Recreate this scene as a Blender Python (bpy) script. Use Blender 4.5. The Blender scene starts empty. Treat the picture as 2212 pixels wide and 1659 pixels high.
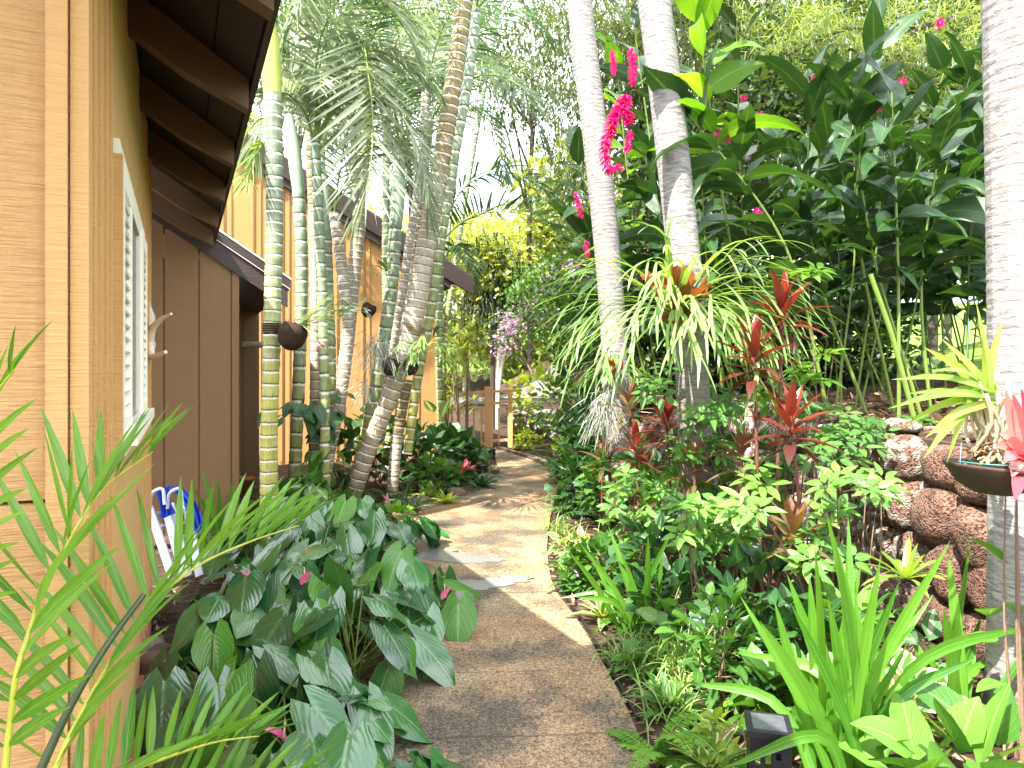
import bpy, math
import numpy as np
R = math.radians
sc = bpy.context.scene
rng = np.random.default_rng(11)
# ---------------- camera, sky, sun, exposure
EYE = 1.6; F = 1500.0; CU, CV = 1106.0, 800.0      # photo measured on a 2212 x 1659 grid
cd = bpy.data.cameras.new('camera'); cam = bpy.data.objects.new('camera', cd); sc.collection.objects.link(cam)
cd.sensor_width = 36; cd.lens = F / 2212 * 36; cd.clip_start = .05; cd.clip_end = 500
cam.location = (0, 0, EYE); cam.rotation_euler = (R(90), 0, 0); cd.shift_y = -29.5 / 2212
sc.camera = cam
SUN = np.array([-.62, -.78, 0.]); SUN /= np.linalg.norm(SUN); SEL = R(55)
SDIR = np.array([SUN[0] * math.cos(SEL), SUN[1] * math.cos(SEL), math.sin(SEL)])
w = bpy.data.worlds.new('World'); sc.world = w; w.use_nodes = True
nt = w.node_tree; sky = nt.nodes.new('ShaderNodeTexSky'); sky.sky_type = 'NISHITA'; sky.sun_disc = False
sky.sun_elevation = SEL; sky.sun_rotation = math.atan2(SUN[0], SUN[1]); sky.dust_density = 3.0; sky.air_density = 1.0
tc = nt.nodes.new('ShaderNodeTexCoord'); cn = nt.nodes.new('ShaderNodeTexNoise'); cn.inputs['Scale'].default_value = 2.2; cn.inputs['Detail'].default_value = 6
nt.links.new(tc.outputs['Generated'], cn.inputs['Vector']); cr = nt.nodes.new('ShaderNodeValToRGB'); cr.color_ramp.elements[0].position = .30; cr.color_ramp.elements[1].position = .55; nt.links.new(cn.outputs[0], cr.inputs[0])
cm = nt.nodes.new('ShaderNodeMix'); cm.data_type = 'RGBA'; cm.inputs[7].default_value = (8, 8.2, 8.6, 1)      # bright cloud over the blue
nt.links.new(cr.outputs[0], cm.inputs[0]); nt.links.new(sky.outputs[0], cm.inputs[6]); nt.links.new(cm.outputs[2], nt.nodes['Background'].inputs[0]); nt.nodes['Background'].inputs[1].default_value = .15
sl = bpy.data.lights.new('sun', 'SUN'); so = bpy.data.objects.new('sun', sl); sc.collection.objects.link(so)
sl.energy = 4.6; sl.angle = R(.5); sl.color = (1, .94, .84)
from mathutils import Vector
so.rotation_euler = Vector(SDIR).to_track_quat('Z', 'Y').to_euler(); so.location = (5, -3, 12)
sc.view_settings.view_transform = 'Standard'; sc.view_settings.look = 'None'; sc.view_settings.exposure = 2.12; sc.view_settings.gamma = 1
sc.cycles.max_bounces = 7; sc.cycles.diffuse_bounces = 4; sc.cycles.glossy_bounces = 2; sc.cycles.transmission_bounces = 4
sc.cycles.caustics_reflective = False; sc.cycles.caustics_refractive = False; sc.cycles.use_denoising = True
sc.cycles.sample_clamp_indirect = 6
# ---------------- helpers
def P(u, v, Y): return np.array([(u - CU) / F * Y, Y, EYE - (v - CV) / F * Y])
def G(u, v, z=0.0):
    Y = F * (EYE - z) / (v - CV); return P(u, v, Y)
def A(x): return np.asarray(x, float)
def nrm(a): return a / np.maximum(np.linalg.norm(a, axis=-1, keepdims=True), 1e-9)
def U(a, b, n=None): return rng.uniform(a, b, n)
class MB:
    def __init__(s): s.V = []; s.Q = []; s.T = []; s.UV = []; s.Rn = []; s.n = 0; s.mq = []; s.mt = []
    def add(s, V, Q=None, T=None, UV=None, rnd=.5, mi=0):
        V = A(V).reshape(-1, 3); k = len(V); s.V.append(V)
        s.UV.append(np.zeros((k, 2)) if UV is None else A(UV).reshape(-1, 2))
        s.Rn.append(np.broadcast_to(A(rnd), (k,)).copy())
        if Q is not None and len(Q): Q = np.asarray(Q, int).reshape(-1, 4); s.Q.append(Q + s.n); s.mq.append(np.full(len(Q), mi))
        if T is not None and len(T): T = np.asarray(T, int).reshape(-1, 3); s.T.append(T + s.n); s.mt.append(np.full(len(T), mi))
        s.n += k; return s
    def mesh(s, name, mats, off=(0, 0, 0), smooth=True):
        V = np.concatenate(s.V) - A(off); UV = np.concatenate(s.UV); Rn = np.concatenate(s.Rn)
        Q = np.concatenate(s.Q) if s.Q else np.zeros((0, 4), int); T = np.concatenate(s.T) if s.T else np.zeros((0, 3), int)
        me = bpy.data.meshes.new(name); me.vertices.add(len(V)); me.vertices.foreach_set('co', V.ravel())
        li = np.concatenate([Q.ravel(), T.ravel()]); me.loops.add(len(li)); me.loops.foreach_set('vertex_index', li)
        nf = len(Q) + len(T); me.polygons.add(nf)
        tot = np.concatenate([np.full(len(Q), 4), np.full(len(T), 3)]); st = np.concatenate([[0], np.cumsum(tot)[:-1]]) if nf else tot
        me.polygons.foreach_set('loop_start', st); me.polygons.foreach_set('loop_total', tot)
        mi = np.concatenate([np.concatenate(s.mq) if s.mq else np.zeros(0, int), np.concatenate(s.mt) if s.mt else np.zeros(0, int)])
        me.polygons.foreach_set('material_index', mi.astype(int)); me.polygons.foreach_set('use_smooth', np.full(nf, smooth))
        uv = me.uv_layers.new(name='UVMap'); uv.data.foreach_set('uv', UV[li].ravel())
        at = me.attributes.new('rnd', 'FLOAT', 'POINT'); at.data.foreach_set('value', Rn)
        for m in (mats if isinstance(mats, (list, tuple)) else [mats]): me.materials.append(m)
        me.update(calc_edges=True); me.validate(); return me
def wloc(o):
    L = np.zeros(3)
    while o is not None: L += A(o.location); o = o.parent
    return L
def tag(o, label=None, cat=None, group=None, kind=None):
    for k, v in (('label', label), ('category', cat), ('group', group), ('kind', kind)):
        if v: o[k] = v
    return o
def thing(name, label, cat, loc=(0, 0, 0), group=None, rz=0):
    o = bpy.data.objects.new(name, None); sc.collection.objects.link(o); o.location = [float(x) for x in loc]; o.rotation_euler[2] = rz
    o.empty_display_size = .1
    return tag(o, label, cat, group)
def part(name, mb, mats, parent=None, local=False, smooth=True, org=None, label=None):
    off = (0, 0, 0) if local else (wloc(parent) if parent is not None else (org if org is not None else (0, 0, 0)))
    o = bpy.data.objects.new(name, mb.mesh(name, mats, off, smooth)); sc.collection.objects.link(o)
    if parent is not None: o.parent = parent
    elif org is not None: o.location = [float(x) for x in org]
    if label: o['label'] = label
    return o
def solo(name, mb, mats, label, cat, org=(0, 0, 0), group=None, smooth=True):
    return tag(part(name, mb, mats, None, org=org, smooth=smooth), label, cat, group)
def grid_q(n, m):
    i = np.arange(n - 1)[:, None] * m + np.arange(m - 1)[None]; return np.stack([i, i + 1, i + m + 1, i + m], -1).reshape(-1, 4)
def box(mb, x0, x1, y0, y1, z0, z1, mi=0, rnd=.5):
    V = [(x, y, z) for z in (z0, z1) for y in (y0, y1) for x in (x0, x1)]
    return mb.add(V, [(0, 2, 3, 1), (4, 5, 7, 6), (0, 1, 5, 4), (2, 6, 7, 3), (0, 4, 6, 2), (1, 3, 7, 5)], mi=mi, rnd=rnd)
def obox(mb, c, ex, ey, ez, mi=0, rnd=.5):        # box from centre and half axes
    c, ex, ey, ez = A(c), A(ex), A(ey), A(ez)
    V = [c + i * ex + j * ey + k * ez for k in (-1, 1) for j in (-1, 1) for i in (-1, 1)]
    return mb.add(V, [(0, 2, 3, 1), (4, 5, 7, 6), (0, 1, 5, 4), (2, 6, 7, 3), (0, 4, 6, 2), (1, 3, 7, 5)], mi=mi, rnd=rnd)
def bar(mb, p, q, w, h=None, up=(0, 0, 1), mi=0):
    p, q = A(p), A(q); h = h or w; d = nrm(q - p); s = np.cross(d, A(up)); s = nrm(s) if np.linalg.norm(s) > 1e-3 else A([1, 0, 0]); n = np.cross(s, d)
    return obox(mb, (p + q) / 2, s * w / 2, (q - p) / 2, n * h / 2, mi)
def prism(mb, prof, axis0, axis1, mi=0):          # prof (k,2) in (x,z), extruded over y from axis0 to axis1 (convex)
    k = len(prof); V = [(x, axis0, z) for x, z in prof] + [(x, axis1, z) for x, z in prof]
    Q = [(i, (i + 1) % k, k + (i + 1) % k, k + i) for i in range(k)]
    T = [(0, i + 1, i) for i in range(1, k - 1)] + [(k, k + i, k + i + 1) for i in range(1, k - 1)]
    return mb.add(V, Q, T, mi=mi)
def spline(pts, n):
    p = A(pts); 
    if len(p) == 2: t = np.linspace(0, 1, n)[:, None]; return p[0] * (1 - t) + p[1] * t
    d = np.concatenate([[0], np.cumsum(np.linalg.norm(np.diff(p, axis=0), axis=1))]); t = np.linspace(0, d[-1], n)
    m = np.gradient(p, d, axis=0); i = np.clip(np.searchsorted(d, t, 'right') - 1, 0, len(d) - 2); h = (d[i + 1] - d[i])[:, None]; s = ((t - d[i])[:, None]) / h
    return (2 * s**3 - 3 * s**2 + 1) * p[i] + (s**3 - 2 * s**2 + s) * h * m[i] + (-2 * s**3 + 3 * s**2) * p[i + 1] + (s**3 - s**2) * h * m[i + 1]
def tube(mb, pts, rad, ns=8, mi=0, rnd=None, cap=True, jit=0):
    p = A(pts); n = len(p); rad = np.broadcast_to(A(rad), (n,)); T = nrm(np.gradient(p, axis=0))
    ref = A([0, 1, 0]) if abs(T[0][1]) < .8 else A([1, 0, 0]); S = nrm(np.cross(T, ref)); N = np.cross(S, T)
    a = np.linspace(0, 2 * math.pi, ns + 1); ca, sa = np.cos(a), np.sin(a)
    rr = rad[:, None] * np.ones(ns + 1)
    if jit: j = rng.normal(0, jit, (n, ns + 1)); j[:, -1] = j[:, 0]; rr = rr * (1 + j)
    V = p[:, None] + rr[..., None] * (S[:, None] * ca[None, :, None] + N[:, None] * sa[None, :, None])
    l = np.concatenate([[0], np.cumsum(np.linalg.norm(np.diff(p, axis=0), axis=1))])
    UV = np.stack([np.broadcast_to(a / (2 * math.pi), (n, ns + 1)), np.broadcast_to(l[:, None], (n, ns + 1))], -1)
    rn = np.repeat(np.linspace(0, 1, n) if rnd is None else np.full(n, rnd), ns + 1)
    mb.add(V, grid_q(n, ns + 1), UV=UV, rnd=rn, mi=mi)
    if cap:
        for k in (0, n - 1):
            mb.add(np.concatenate([V[k, :-1], p[k][None]]), T=[(i, (i + 1) % ns, ns) for i in range(ns)], UV=np.full((ns + 1, 2), [0, l[k]]), rnd=rn[k * (ns + 1)], mi=mi)
    return mb
def lathe(mb, c, prof, ns=20, mi=0, rnd=.5, tilt=None):
    prof = A(prof); a = np.linspace(0, 2 * math.pi, ns + 1); V = np.stack([prof[:, 0:1] * np.cos(a), prof[:, 0:1] * np.sin(a), np.broadcast_to(prof[:, 1:2], (len(prof), ns + 1))], -1)
    if tilt is not None: V = V @ tilt.T
    UV = np.stack(np.broadcast_arrays(a / 6.283, prof[:, 1:2]), -1)
    return mb.add(V + A(c), grid_q(len(prof), ns + 1)[:, ::-1], UV=UV, rnd=rnd, mi=mi)
def rot(ax, an): 
    from mathutils import Matrix
    return np.array(Matrix.Rotation(an, 3, ax))
# width profiles over t
def pf(kind):
    return {'lance': lambda t: np.sin(np.pi * np.clip(t, 0, 1)**.75)**.9 * (1 - .12 * t) + .02,
            'ovate': lambda t: np.sin(np.pi * t**.62)**.85 + .01,
            'heart': lambda t: np.where(t < .28, .62 + 1.36 * t, np.clip(1 - (t - .28) / .73, 0, 1)**.72),
            'strap': lambda t: np.minimum(1, .75 + t) * np.clip((1 - t) * 3.2, 0, 1)**.75 + .015,
            'blade': lambda t: (.7 + .6 * t) * (1 - t**2.2)**.8 + .01,
            'fork': lambda t: .55 + .6 * t,
            'needle': lambda t: (1 - t)**.6 * .9 + .1}[kind]
ZUP = A([0, 0, 1])
def leaves(mb, p, D, L, W, prof='lance', nseg=5, nc=2, droop=.5, fold=.25, wave=0., wf=3., roll=None, back=0., rnd=None, mi=0, up=None):
    p = A(p).reshape(-1, 3); n = len(p); D = nrm(np.broadcast_to(A(D), (n, 3))); L = np.broadcast_to(A(L), (n,)); W = np.broadcast_to(A(W), (n,)); droop = np.broadcast_to(A(droop), (n,))
    t = np.linspace(0, 1, nseg + 1); up = ZUP if up is None else up
    dirs = nrm(D[:, None] - droop[:, None, None] * t[None, :, None] * ZUP)
    mid = nrm(dirs[:, :-1] + dirs[:, 1:]) * (L / nseg)[:, None, None]
    pts = p[:, None] + np.concatenate([np.zeros((n, 1, 3)), np.cumsum(mid, 1)], 1)
    S = np.cross(D, np.broadcast_to(up, (n, 3))); bad = np.linalg.norm(S, axis=1) < .15
    if bad.any(): S[bad] = np.cross(D[bad], nrm(rng.normal(size=(bad.sum(), 3))))
    S = nrm(S)
    if roll is not None:
        N0 = np.cross(S, D); r = np.broadcast_to(A(roll), (n,))[:, None]; S = S * np.cos(r) + N0 * np.sin(r)
    S = nrm(S[:, None] - (S[:, None] * dirs).sum(-1, keepdims=True) * dirs); N = np.cross(S, dirs)
    x = np.linspace(-1, 1, nc + 1); wt = pf(prof)(t)[None] * W[:, None]
    ph = rng.uniform(0, 6.28, (n, 1, 1))
    off = fold * np.abs(x)[None, None] * wt[..., None]
    if wave: off = off + wave * W[:, None, None] * np.abs(x)[None, None]**1.5 * np.sin(t[None, :, None] * wf * 6.28 + ph + (x[None, None] > 0) * 1.7)
    V = pts[:, :, None] + S[:, :, None] * (x[None, None] * wt[..., None])[..., None] + N[:, :, None] * off[..., None]
    if back: V = V - dirs[:, :1, None] * (back * L[:, None, None] * np.sin(np.abs(x) * 2.55)[None, None] * np.clip(1 - t * 2.2, 0, 1)[None, :, None]**1.5)[..., None]
    m = (nseg + 1) * (nc + 1); q = grid_q(nseg + 1, nc + 1)
    Q = (q[None] + (np.arange(n) * m)[:, None, None]).reshape(-1, 4)
    UV = np.broadcast_to(np.stack(np.broadcast_arrays(.5 + .5 * x[None], t[:, None]), -1)[None], (n, nseg + 1, nc + 1, 2))
    rn = rng.uniform(0, 1, n) if rnd is None else np.broadcast_to(A(rnd), (n,))
    mb.add(V, Q, UV=UV, rnd=np.repeat(rn, m), mi=mi)
    return pts[:, -1], dirs[:, -1]
def sph(az, el): az, el = np.broadcast_arrays(A(az), A(el)); return np.stack([np.cos(az) * np.cos(el), np.sin(az) * np.cos(el), np.sin(el)], -1)
def arc(p, D, L, droop, n=10):
    t = np.linspace(0, 1, n); d = nrm(nrm(A(D))[None] - droop * t[:, None] * ZUP); m = nrm(d[:-1] + d[1:]) * L / (n - 1)
    return A(p) + np.concatenate([np.zeros((1, 3)), np.cumsum(m, 0)])
# ---------------- materials
def mat(name):
    m = bpy.data.materials.new(name); m.use_nodes = True; nt = m.node_tree; nt.nodes.clear()
    def N(t, ins=None, **pr):
        n = nt.nodes.new('ShaderNode' + t)
        for k, v in pr.items(): setattr(n, k, v)
        for k, v in (ins or {}).items():
            if isinstance(v, bpy.types.NodeSocket): nt.links.new(v, n.inputs[k])
            else: n.inputs[k].default_value = v
        return n
    out = N('OutputMaterial')
    return m, N, (lambda s: nt.links.new(s, out.inputs['Surface']))
def c4(c): return (*c, 1) if len(c) == 3 else c
def mth(N, op, a, b=None, c=None, clamp=False):
    ins = {0: a}
    if b is not None: ins[1] = b
    if c is not None: ins[2] = c
    return N('Math', ins, operation=op, use_clamp=clamp).outputs[0]
def mixc(N, f, a, b, bt='MIX'):
    n = N('Mix', {0: f, 6: c4(a) if isinstance(a, tuple) else a, 7: c4(b) if isinstance(b, tuple) else b}, data_type='RGBA', blend_type=bt); return n.outputs[2]
def ramp(N, f, *st):
    n = N('ValToRGB', {0: f}); e = n.color_ramp.elements
    while len(e) > 1: e.remove(e[-1])
    e[0].position = st[0][0]; e[0].color = c4(st[0][1])
    for p, c in st[1:]: k = e.new(p); k.color = c4(c)
    return n.outputs[0]
def noise(N, scale=5, det=4, vec=None, rough=.6, dist=0):
    ins = {'Scale': scale, 'Detail': det, 'Roughness': rough, 'Distortion': dist}
    if vec is not None: ins['Vector'] = vec
    return N('TexNoise', ins).outputs[0]
def objv(N, sc_=(1, 1, 1)): return N('Mapping', {'Vector': N('TexCoord').outputs['Object'], 'Scale': sc_}).outputs[0]
def bump(N, h, s=.3, d=.01): return N('Bump', {'Height': h, 'Strength': s, 'Distance': d}).outputs[0]
def bsdf(N, col, rough=.6, normal=None, spec=.5, **kw):
    ins = {'Base Color': c4(col) if isinstance(col, tuple) else col, 'Roughness': rough, 'Specular IOR Level': spec}
    if normal is not None: ins['Normal'] = normal
    ins.update(kw); return N('BsdfPrincipled', ins).outputs[0]
def plain(name, col, rough=.6, var=.15, scale=8, bs=.1, spec=.5):
    m, N, O = mat(name); n = noise(N, scale, 5, objv(N)); c = mixc(N, n, tuple(x * (1 - var) for x in col), tuple(min(1, x * (1 + var)) for x in col))
    O(bsdf(N, c, rough, bump(N, n, bs, .01), spec)); return m
def leafmat(name, c1, c2, rough=.38, trans=.3, vein=(.25, .35, .1), vf=.5, K=9, vb=.35, spec=.5, tint=(2.2, 2.0, .7), edge=None, stripe=None, blotch=None):
    m, N, O = mat(name); r = N('Attribute', attribute_name='rnd').outputs['Fac']; uv = N('SeparateXYZ', {0: N('TexCoord').outputs['UV']})
    ax = mth(N, 'ABSOLUTE', mth(N, 'MULTIPLY_ADD', uv.outputs[0], 2.0, -1.0)); ty = uv.outputs[1]
    nz = noise(N, 9, 3, objv(N))
    col = mixc(N, mth(N, 'MULTIPLY_ADD', nz, .5, mth(N, 'MULTIPLY_ADD', r, .9, -.2), clamp=True), c1, c2)
    ph = mth(N, 'MULTIPLY_ADD', ax, -K * 3.2, mth(N, 'MULTIPLY', ty, K * 6.28))
    lat = mth(N, 'SINE', ph)
    if blotch: col = mixc(N, mth(N, 'MULTIPLY', ramp(N, noise(N, 26, 2, objv(N)), (.5, (0, 0, 0)), (.6, (1, 1, 1))), .8), col, blotch)
    if stripe: col = mixc(N, ramp(N, ax, (stripe[1], (1, 1, 1)), (stripe[1] + .12, (0, 0, 0))), col, stripe[0])
    if edge: col = mixc(N, ramp(N, ax, (edge[1], (0, 0, 0)), (min(.99, edge[1] + .1), (1, 1, 1))), col, edge[0])
    if vf:
        mr = ramp(N, ax, (.03, (1, 1, 1)), (.12, (0, 0, 0))); col = mixc(N, mth(N, 'MULTIPLY', mr, vf), col, vein)
        col = mixc(N, mth(N, 'MULTIPLY', mth(N, 'POWER', mth(N, 'MULTIPLY_ADD', lat, .5, .5), 8.0), vf * .35), col, vein)
    h = mth(N, 'MULTIPLY_ADD', ramp(N, ax, (0.0, (0, 0, 0)), (.12, (1, 1, 1))), .9, mth(N, 'MULTIPLY', mth(N, 'ABSOLUTE', lat), .35))
    nm = bump(N, h, vb, .006)
    b = bsdf(N, col, rough, nm, spec)
    tl = N('BsdfTranslucent', {'Color': mixc(N, 1.0, col, tint, 'MULTIPLY'), 'Normal': nm}).outputs[0]
    O(N('MixShader', {0: trans, 1: b, 2: tl}).outputs[0]); return m
# ---------------- house materials
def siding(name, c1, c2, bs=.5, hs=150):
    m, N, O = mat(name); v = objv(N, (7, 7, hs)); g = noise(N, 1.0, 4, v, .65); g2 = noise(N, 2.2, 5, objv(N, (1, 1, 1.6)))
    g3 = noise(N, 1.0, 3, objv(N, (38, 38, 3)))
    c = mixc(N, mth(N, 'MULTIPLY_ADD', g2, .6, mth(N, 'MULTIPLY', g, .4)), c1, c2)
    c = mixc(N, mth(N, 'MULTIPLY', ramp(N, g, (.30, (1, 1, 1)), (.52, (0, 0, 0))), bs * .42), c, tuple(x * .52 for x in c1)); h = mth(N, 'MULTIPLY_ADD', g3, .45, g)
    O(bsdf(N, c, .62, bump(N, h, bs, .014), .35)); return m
M_TAN = siding('tan_siding', (.47, .268, .110), (.61, .378, .165), .75)
M_BATTEN = siding('tan_batten', (.49, .28, .11), (.63, .39, .165), .45)
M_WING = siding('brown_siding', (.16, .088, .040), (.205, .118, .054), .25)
M_ORANGE = siding('ochre_siding', (.42, .215, .075), (.50, .27, .10), .15)
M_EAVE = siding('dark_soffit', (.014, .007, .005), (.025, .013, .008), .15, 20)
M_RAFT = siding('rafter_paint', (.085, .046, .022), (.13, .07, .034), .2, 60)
M_TRIM = siding('dark_trim', (.030, .020, .018), (.055, .038, .033), .3, 60)
M_WHITE = plain('white_paint', (.80, .77, .70), .45, .05, 20, .1)
M_CREAM = plain('primed_wood', (.62, .50, .36), .6, .12, 20, .1)
M_FLASH = plain('metal_flashing', (.62, .60, .58), .35, .1, 12)
M_FOOT = plain('red_footing', (.30, .10, .06), .8, .3, 10, .3)
M_GLASS = plain('dark_screen', (.05, .055, .065), .25, .1, 4)
M_ROOF = plain('roof_shingle', (.07, .055, .05), .9, .4, 20, .5)
M_REDROOF = plain('brown_roof', (.17, .10, .08), .9, .2, 20, .5)
M_CONCW = plain('white_render', (.46, .43, .38), .8, .1, 4, .2)
M_RAIL = siding('rail_timber', (.50, .26, .10), (.66, .40, .18), .2)
# ---------------- terrain
def sst(x): x = np.clip(x, 0, 1); return x * x * (3 - 2 * x)
def xwall(y): return 2.50 - .035 * (np.clip(y, -2, 7) - 3)
def gz(x, y):
    x, y = A(x), A(y); s = x - xwall(y) - .14; yy = np.clip(y - 6, 0, 12)
    fade = sst((18 - y) / 5)
    t = 1.2 * sst((s + .5 * yy * .4) / (.10 + .30 * yy)) + .10 * np.clip(s - 1.0, 0, 2) + .22 * np.clip(s - 3, 0, 25)
    return t * (.25 + .75 * fade) + .13 * np.clip(y - 21, 0, 60) + .12 * np.clip(-x - 9, 0, 40)
m, N, O = mat('soil_and_lawn')
nz = noise(N, 14, 6, objv(N)); soil = ramp(N, nz, (.3, (.018, .011, .007)), (.55, (.055, .034, .022)), (.72, (.12, .08, .055)))
grass = ramp(N, noise(N, 5, 5, objv(N)), (.35, (.07, .14, .02)), (.65, (.16, .26, .04)))
z = N('SeparateXYZ', {0: objv(N)}).outputs[2]
c = mixc(N, ramp(N, mth(N, 'ADD', z, mth(N, 'MULTIPLY', nz, .3)), (.5, (0, 0, 0)), (.55, (1, 1, 1))), soil, grass)
n_ = c.node; r_ = [l.from_node for l in c.node.id_data.links if l.to_node == n_ and l.to_socket == n_.inputs[0]][0]
r_.color_ramp.elements[0].position = .0; r_.color_ramp.elements[1].position = 1.0
mr = N('MapRange', {0: mth(N, 'ADD', z, mth(N, 'MULTIPLY', nz, .3)), 1: 1.62, 2: 1.8}).outputs[0]
n_.id_data.links.new(mr, n_.inputs[0])
O(bsdf(N, c, .95, bump(N, nz, .8, .03), .2)); M_SOIL = m
xs = np.concatenate([np.linspace(-90, -6, 22)[:-1], np.arange(-6, 7, .11), np.linspace(7, 90, 28)]); ys = np.concatenate([np.linspace(-12, -1, 8)[:-1], np.arange(-1, 18, .16), np.linspace(18, 130, 40)])
XX, YY = np.meshgrid(xs, ys); ZZ = gz(XX, YY) + rng.normal(0, .008, XX.shape)
mb = MB(); mb.add(np.stack([XX, YY, ZZ], -1), grid_q(len(ys), len(xs)))
tag(part('ground', mb, M_SOIL), kind='structure')
# ---------------- path
m, N, O = mat('stained_concrete'); ov = objv(N)
n1 = noise(N, .9, 4, ov, .6); n2 = noise(N, 2.6, 6, ov, .65, .3); n3 = noise(N, 120, 3, ov); n4 = noise(N, 45, 4, ov)
n5 = noise(N, 1.7, 5, N('Mapping', {'Vector': ov, 'Location': (7, 3, 0)}).outputs[0])
c = ramp(N, n2, (.30, (.10, .08, .055)), (.48, (.205, .158, .108)), (.68, (.32, .238, .16)))
c = mixc(N, ramp(N, n1, (.44, (0, 0, 0)), (.62, (.6, .6, .6))), c, (.29, .16, .09))
c = mixc(N, ramp(N, n5, (.47, (0, 0, 0)), (.60, (.9, .9, .9))), c, (.075, .066, .056))
c = mixc(N, .9, c, ramp(N, n3, (.35, (.03, .027, .024)), (.65, (1, .96, .88))), 'SOFT_LIGHT'); c = mixc(N, .6, c, ramp(N, n4, (.35, (.12, .11, .10)), (.65, (.9, .88, .82))), 'SOFT_LIGHT')
c = mixc(N, mth(N, 'MULTIPLY', ramp(N, n4, (.62, (0, 0, 0)), (.7, (1, 1, 1))), .35), c, (.07, .06, .045))
xyz = N('SeparateXYZ', {0: ov}); w_ = mth(N, 'MULTIPLY_ADD', n2, .05, mth(N, 'MULTIPLY_ADD', xyz.outputs[0], -.06, xyz.outputs[1]))
ln = ramp(N, mth(N, 'ABSOLUTE', mth(N, 'SUBTRACT', mth(N, 'FRACT', mth(N, 'MULTIPLY', mth(N, 'SUBTRACT', w_, .12), 1.55)), .5)), (.0, (1, 1, 1)), (.006, (.8, .8, .8)), (.014, (0, 0, 0)))
lm = mth(N, 'MULTIPLY', ln, ramp(N, n5, (.3, (.15, .15, .15)), (.55, (.8, .8, .8))))
c = mixc(N, lm, c, (.05, .04, .03))
h = mth(N, 'SUBTRACT', mth(N, 'MULTIPLY_ADD', n3, .6, n2), lm)
O(bsdf(N, c, mth(N, 'MULTIPLY_ADD', n1, .3, .55), bump(N, h, .35, .008), .35)); M_PATH = m
m, N, O = mat('wet_concrete'); n2 = noise(N, 3, 5, objv(N)); c = mixc(N, n2, (.13, .125, .13), (.21, .20, .205))  # lighter grey base: sky reflection put into the colour of the wet patch
O(bsdf(N, c, .22, bump(N, noise(N, 60, 3, objv(N)), .05, .004), .8)); M_WET = m
rt = [(1470, 1820), (1400, 1659), (1372, 1580), (1308, 1450), (1250, 1350), (1200, 1280), (1183, 1210), (1186, 1140), (1196, 1090), (1203, 1060), (1200, 1020), (1168, 990), (1110, 975), (1080, 966)]
lf = [(790, 1820), (800, 1659), (812, 1560), (826, 1450), (850, 1350), (868, 1280), (880, 1210), (885, 1150), (850, 1108), (925, 1082), (1020, 1058), (1075, 1030), (1072, 1000), (1062, 972)]
rp = spline([G(u, v) for u, v in rt], 90); lp = spline([G(u, v) for u, v in lf], 90)
rp = np.concatenate([[[rp[0][0], -3, 0]], rp]); lp = np.concatenate([[[lp[0][0], -3, 0]], lp])
kk = np.linspace(0, 1, 9)[None, :, None]; V = lp[:, None] * (1 - kk) + rp[:, None] * kk; V[..., 2] = .022
E0 = V.copy()[:, [0]]; E0[..., 2] = -.05; E1 = V.copy()[:, [-1]]; E1[..., 2] = -.05
mb = MB(); mb.add(np.concatenate([E0, V, E1], 1), grid_q(len(V), 11))
tag(part('path', mb, M_PATH, smooth=False), kind='structure')
def poly(mb, pts, mi=0):
    from mathutils.geometry import tessellate_polygon
    t = tessellate_polygon([[Vector((p[0], p[1], 0)) for p in pts]]); mb.add(pts, T=[(a, b, c) if np.cross(pts[b][:2] - pts[a][:2], pts[c][:2] - pts[a][:2]) > 0 else (a, c, b) for a, b, c in t], mi=mi)
for pl in ([(888, 1226), (940, 1240), (1030, 1253), (1104, 1242), (1150, 1247), (1070, 1269), (1033, 1277), (1013, 1306), (985, 1322), (950, 1316), (880, 1296)],
           [(892, 1150), (925, 1158), (970, 1190), (1030, 1199), (1092, 1210), (1040, 1216), (960, 1213), (890, 1204)]):
    q = spline([G(u, v, .026) for u, v in pl + [pl[0]]], 110)[:-1]; k = np.arange(len(q))
    q[:, :2] += np.stack([.02 * np.sin(k * 1.7) + .012 * np.sin(k * 3.1), .02 * np.sin(k * 1.3 + 1) + .01 * np.cos(k * 2.9)], 1); q[:, 2] = .026
    mb = MB(); poly(mb, q); tag(part('puddle', mb, M_WET), kind='structure')
# ---------------- near house (local x = outwards b, y = along the wall a)
HO = A([-.905, 1.463, 0]); HR = R(25.47); hn = A([math.cos(HR), math.sin(HR), 0]); hd = A([-math.sin(HR), math.cos(HR), 0])
def H(a, b, z): return HO + a * hd + b * hn + A([0, 0, z])
hs = thing('house', 'tan board-and-batten cottage with dark rafters and a shuttered window', 'house', HO, None, HR)
def hp(name, fn, m, parent=hs, smooth=False, label=None):
    mb = MB(); fn(mb); return part(name, mb, m, parent, local=True, smooth=smooth, label=label)
SL = .65
def rz_(b): return 2.82 + SL * (.45 - b)
hp('end_wall', lambda k: (box(k, -3.2, 0, 0, .12, .10, 1.325), box(k, -3.2, 0, .004, .12, 1.333, 5.2)), M_TAN)
for b in (-.044, -.40, -.76, -1.12): hp('batten', lambda k: box(k, b - .019, b + .019, -.018, .0, .08, 4.9), M_BATTEN)
for zz in np.arange(.35, 3.3, .27): hp('nail', lambda k: lathe(k, (-.042 + U(-.006, .006), -.0175, zz), [(.0001, -.003), (.004, -.002), (.005, 0)], 8, tilt=rot('X', R(90))), M_BATTEN, smooth=True)
hp('corner_board', lambda k: (box(k, 0, .012, -.006, .055, .08, 2.95), box(k, -.021, 0, -.006, 0, .08, 2.95)), M_BATTEN)
hp('window_wall', lambda k: box(k, -.12, 0, .12, 3.64, .10, 3.1), M_BATTEN)
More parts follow.
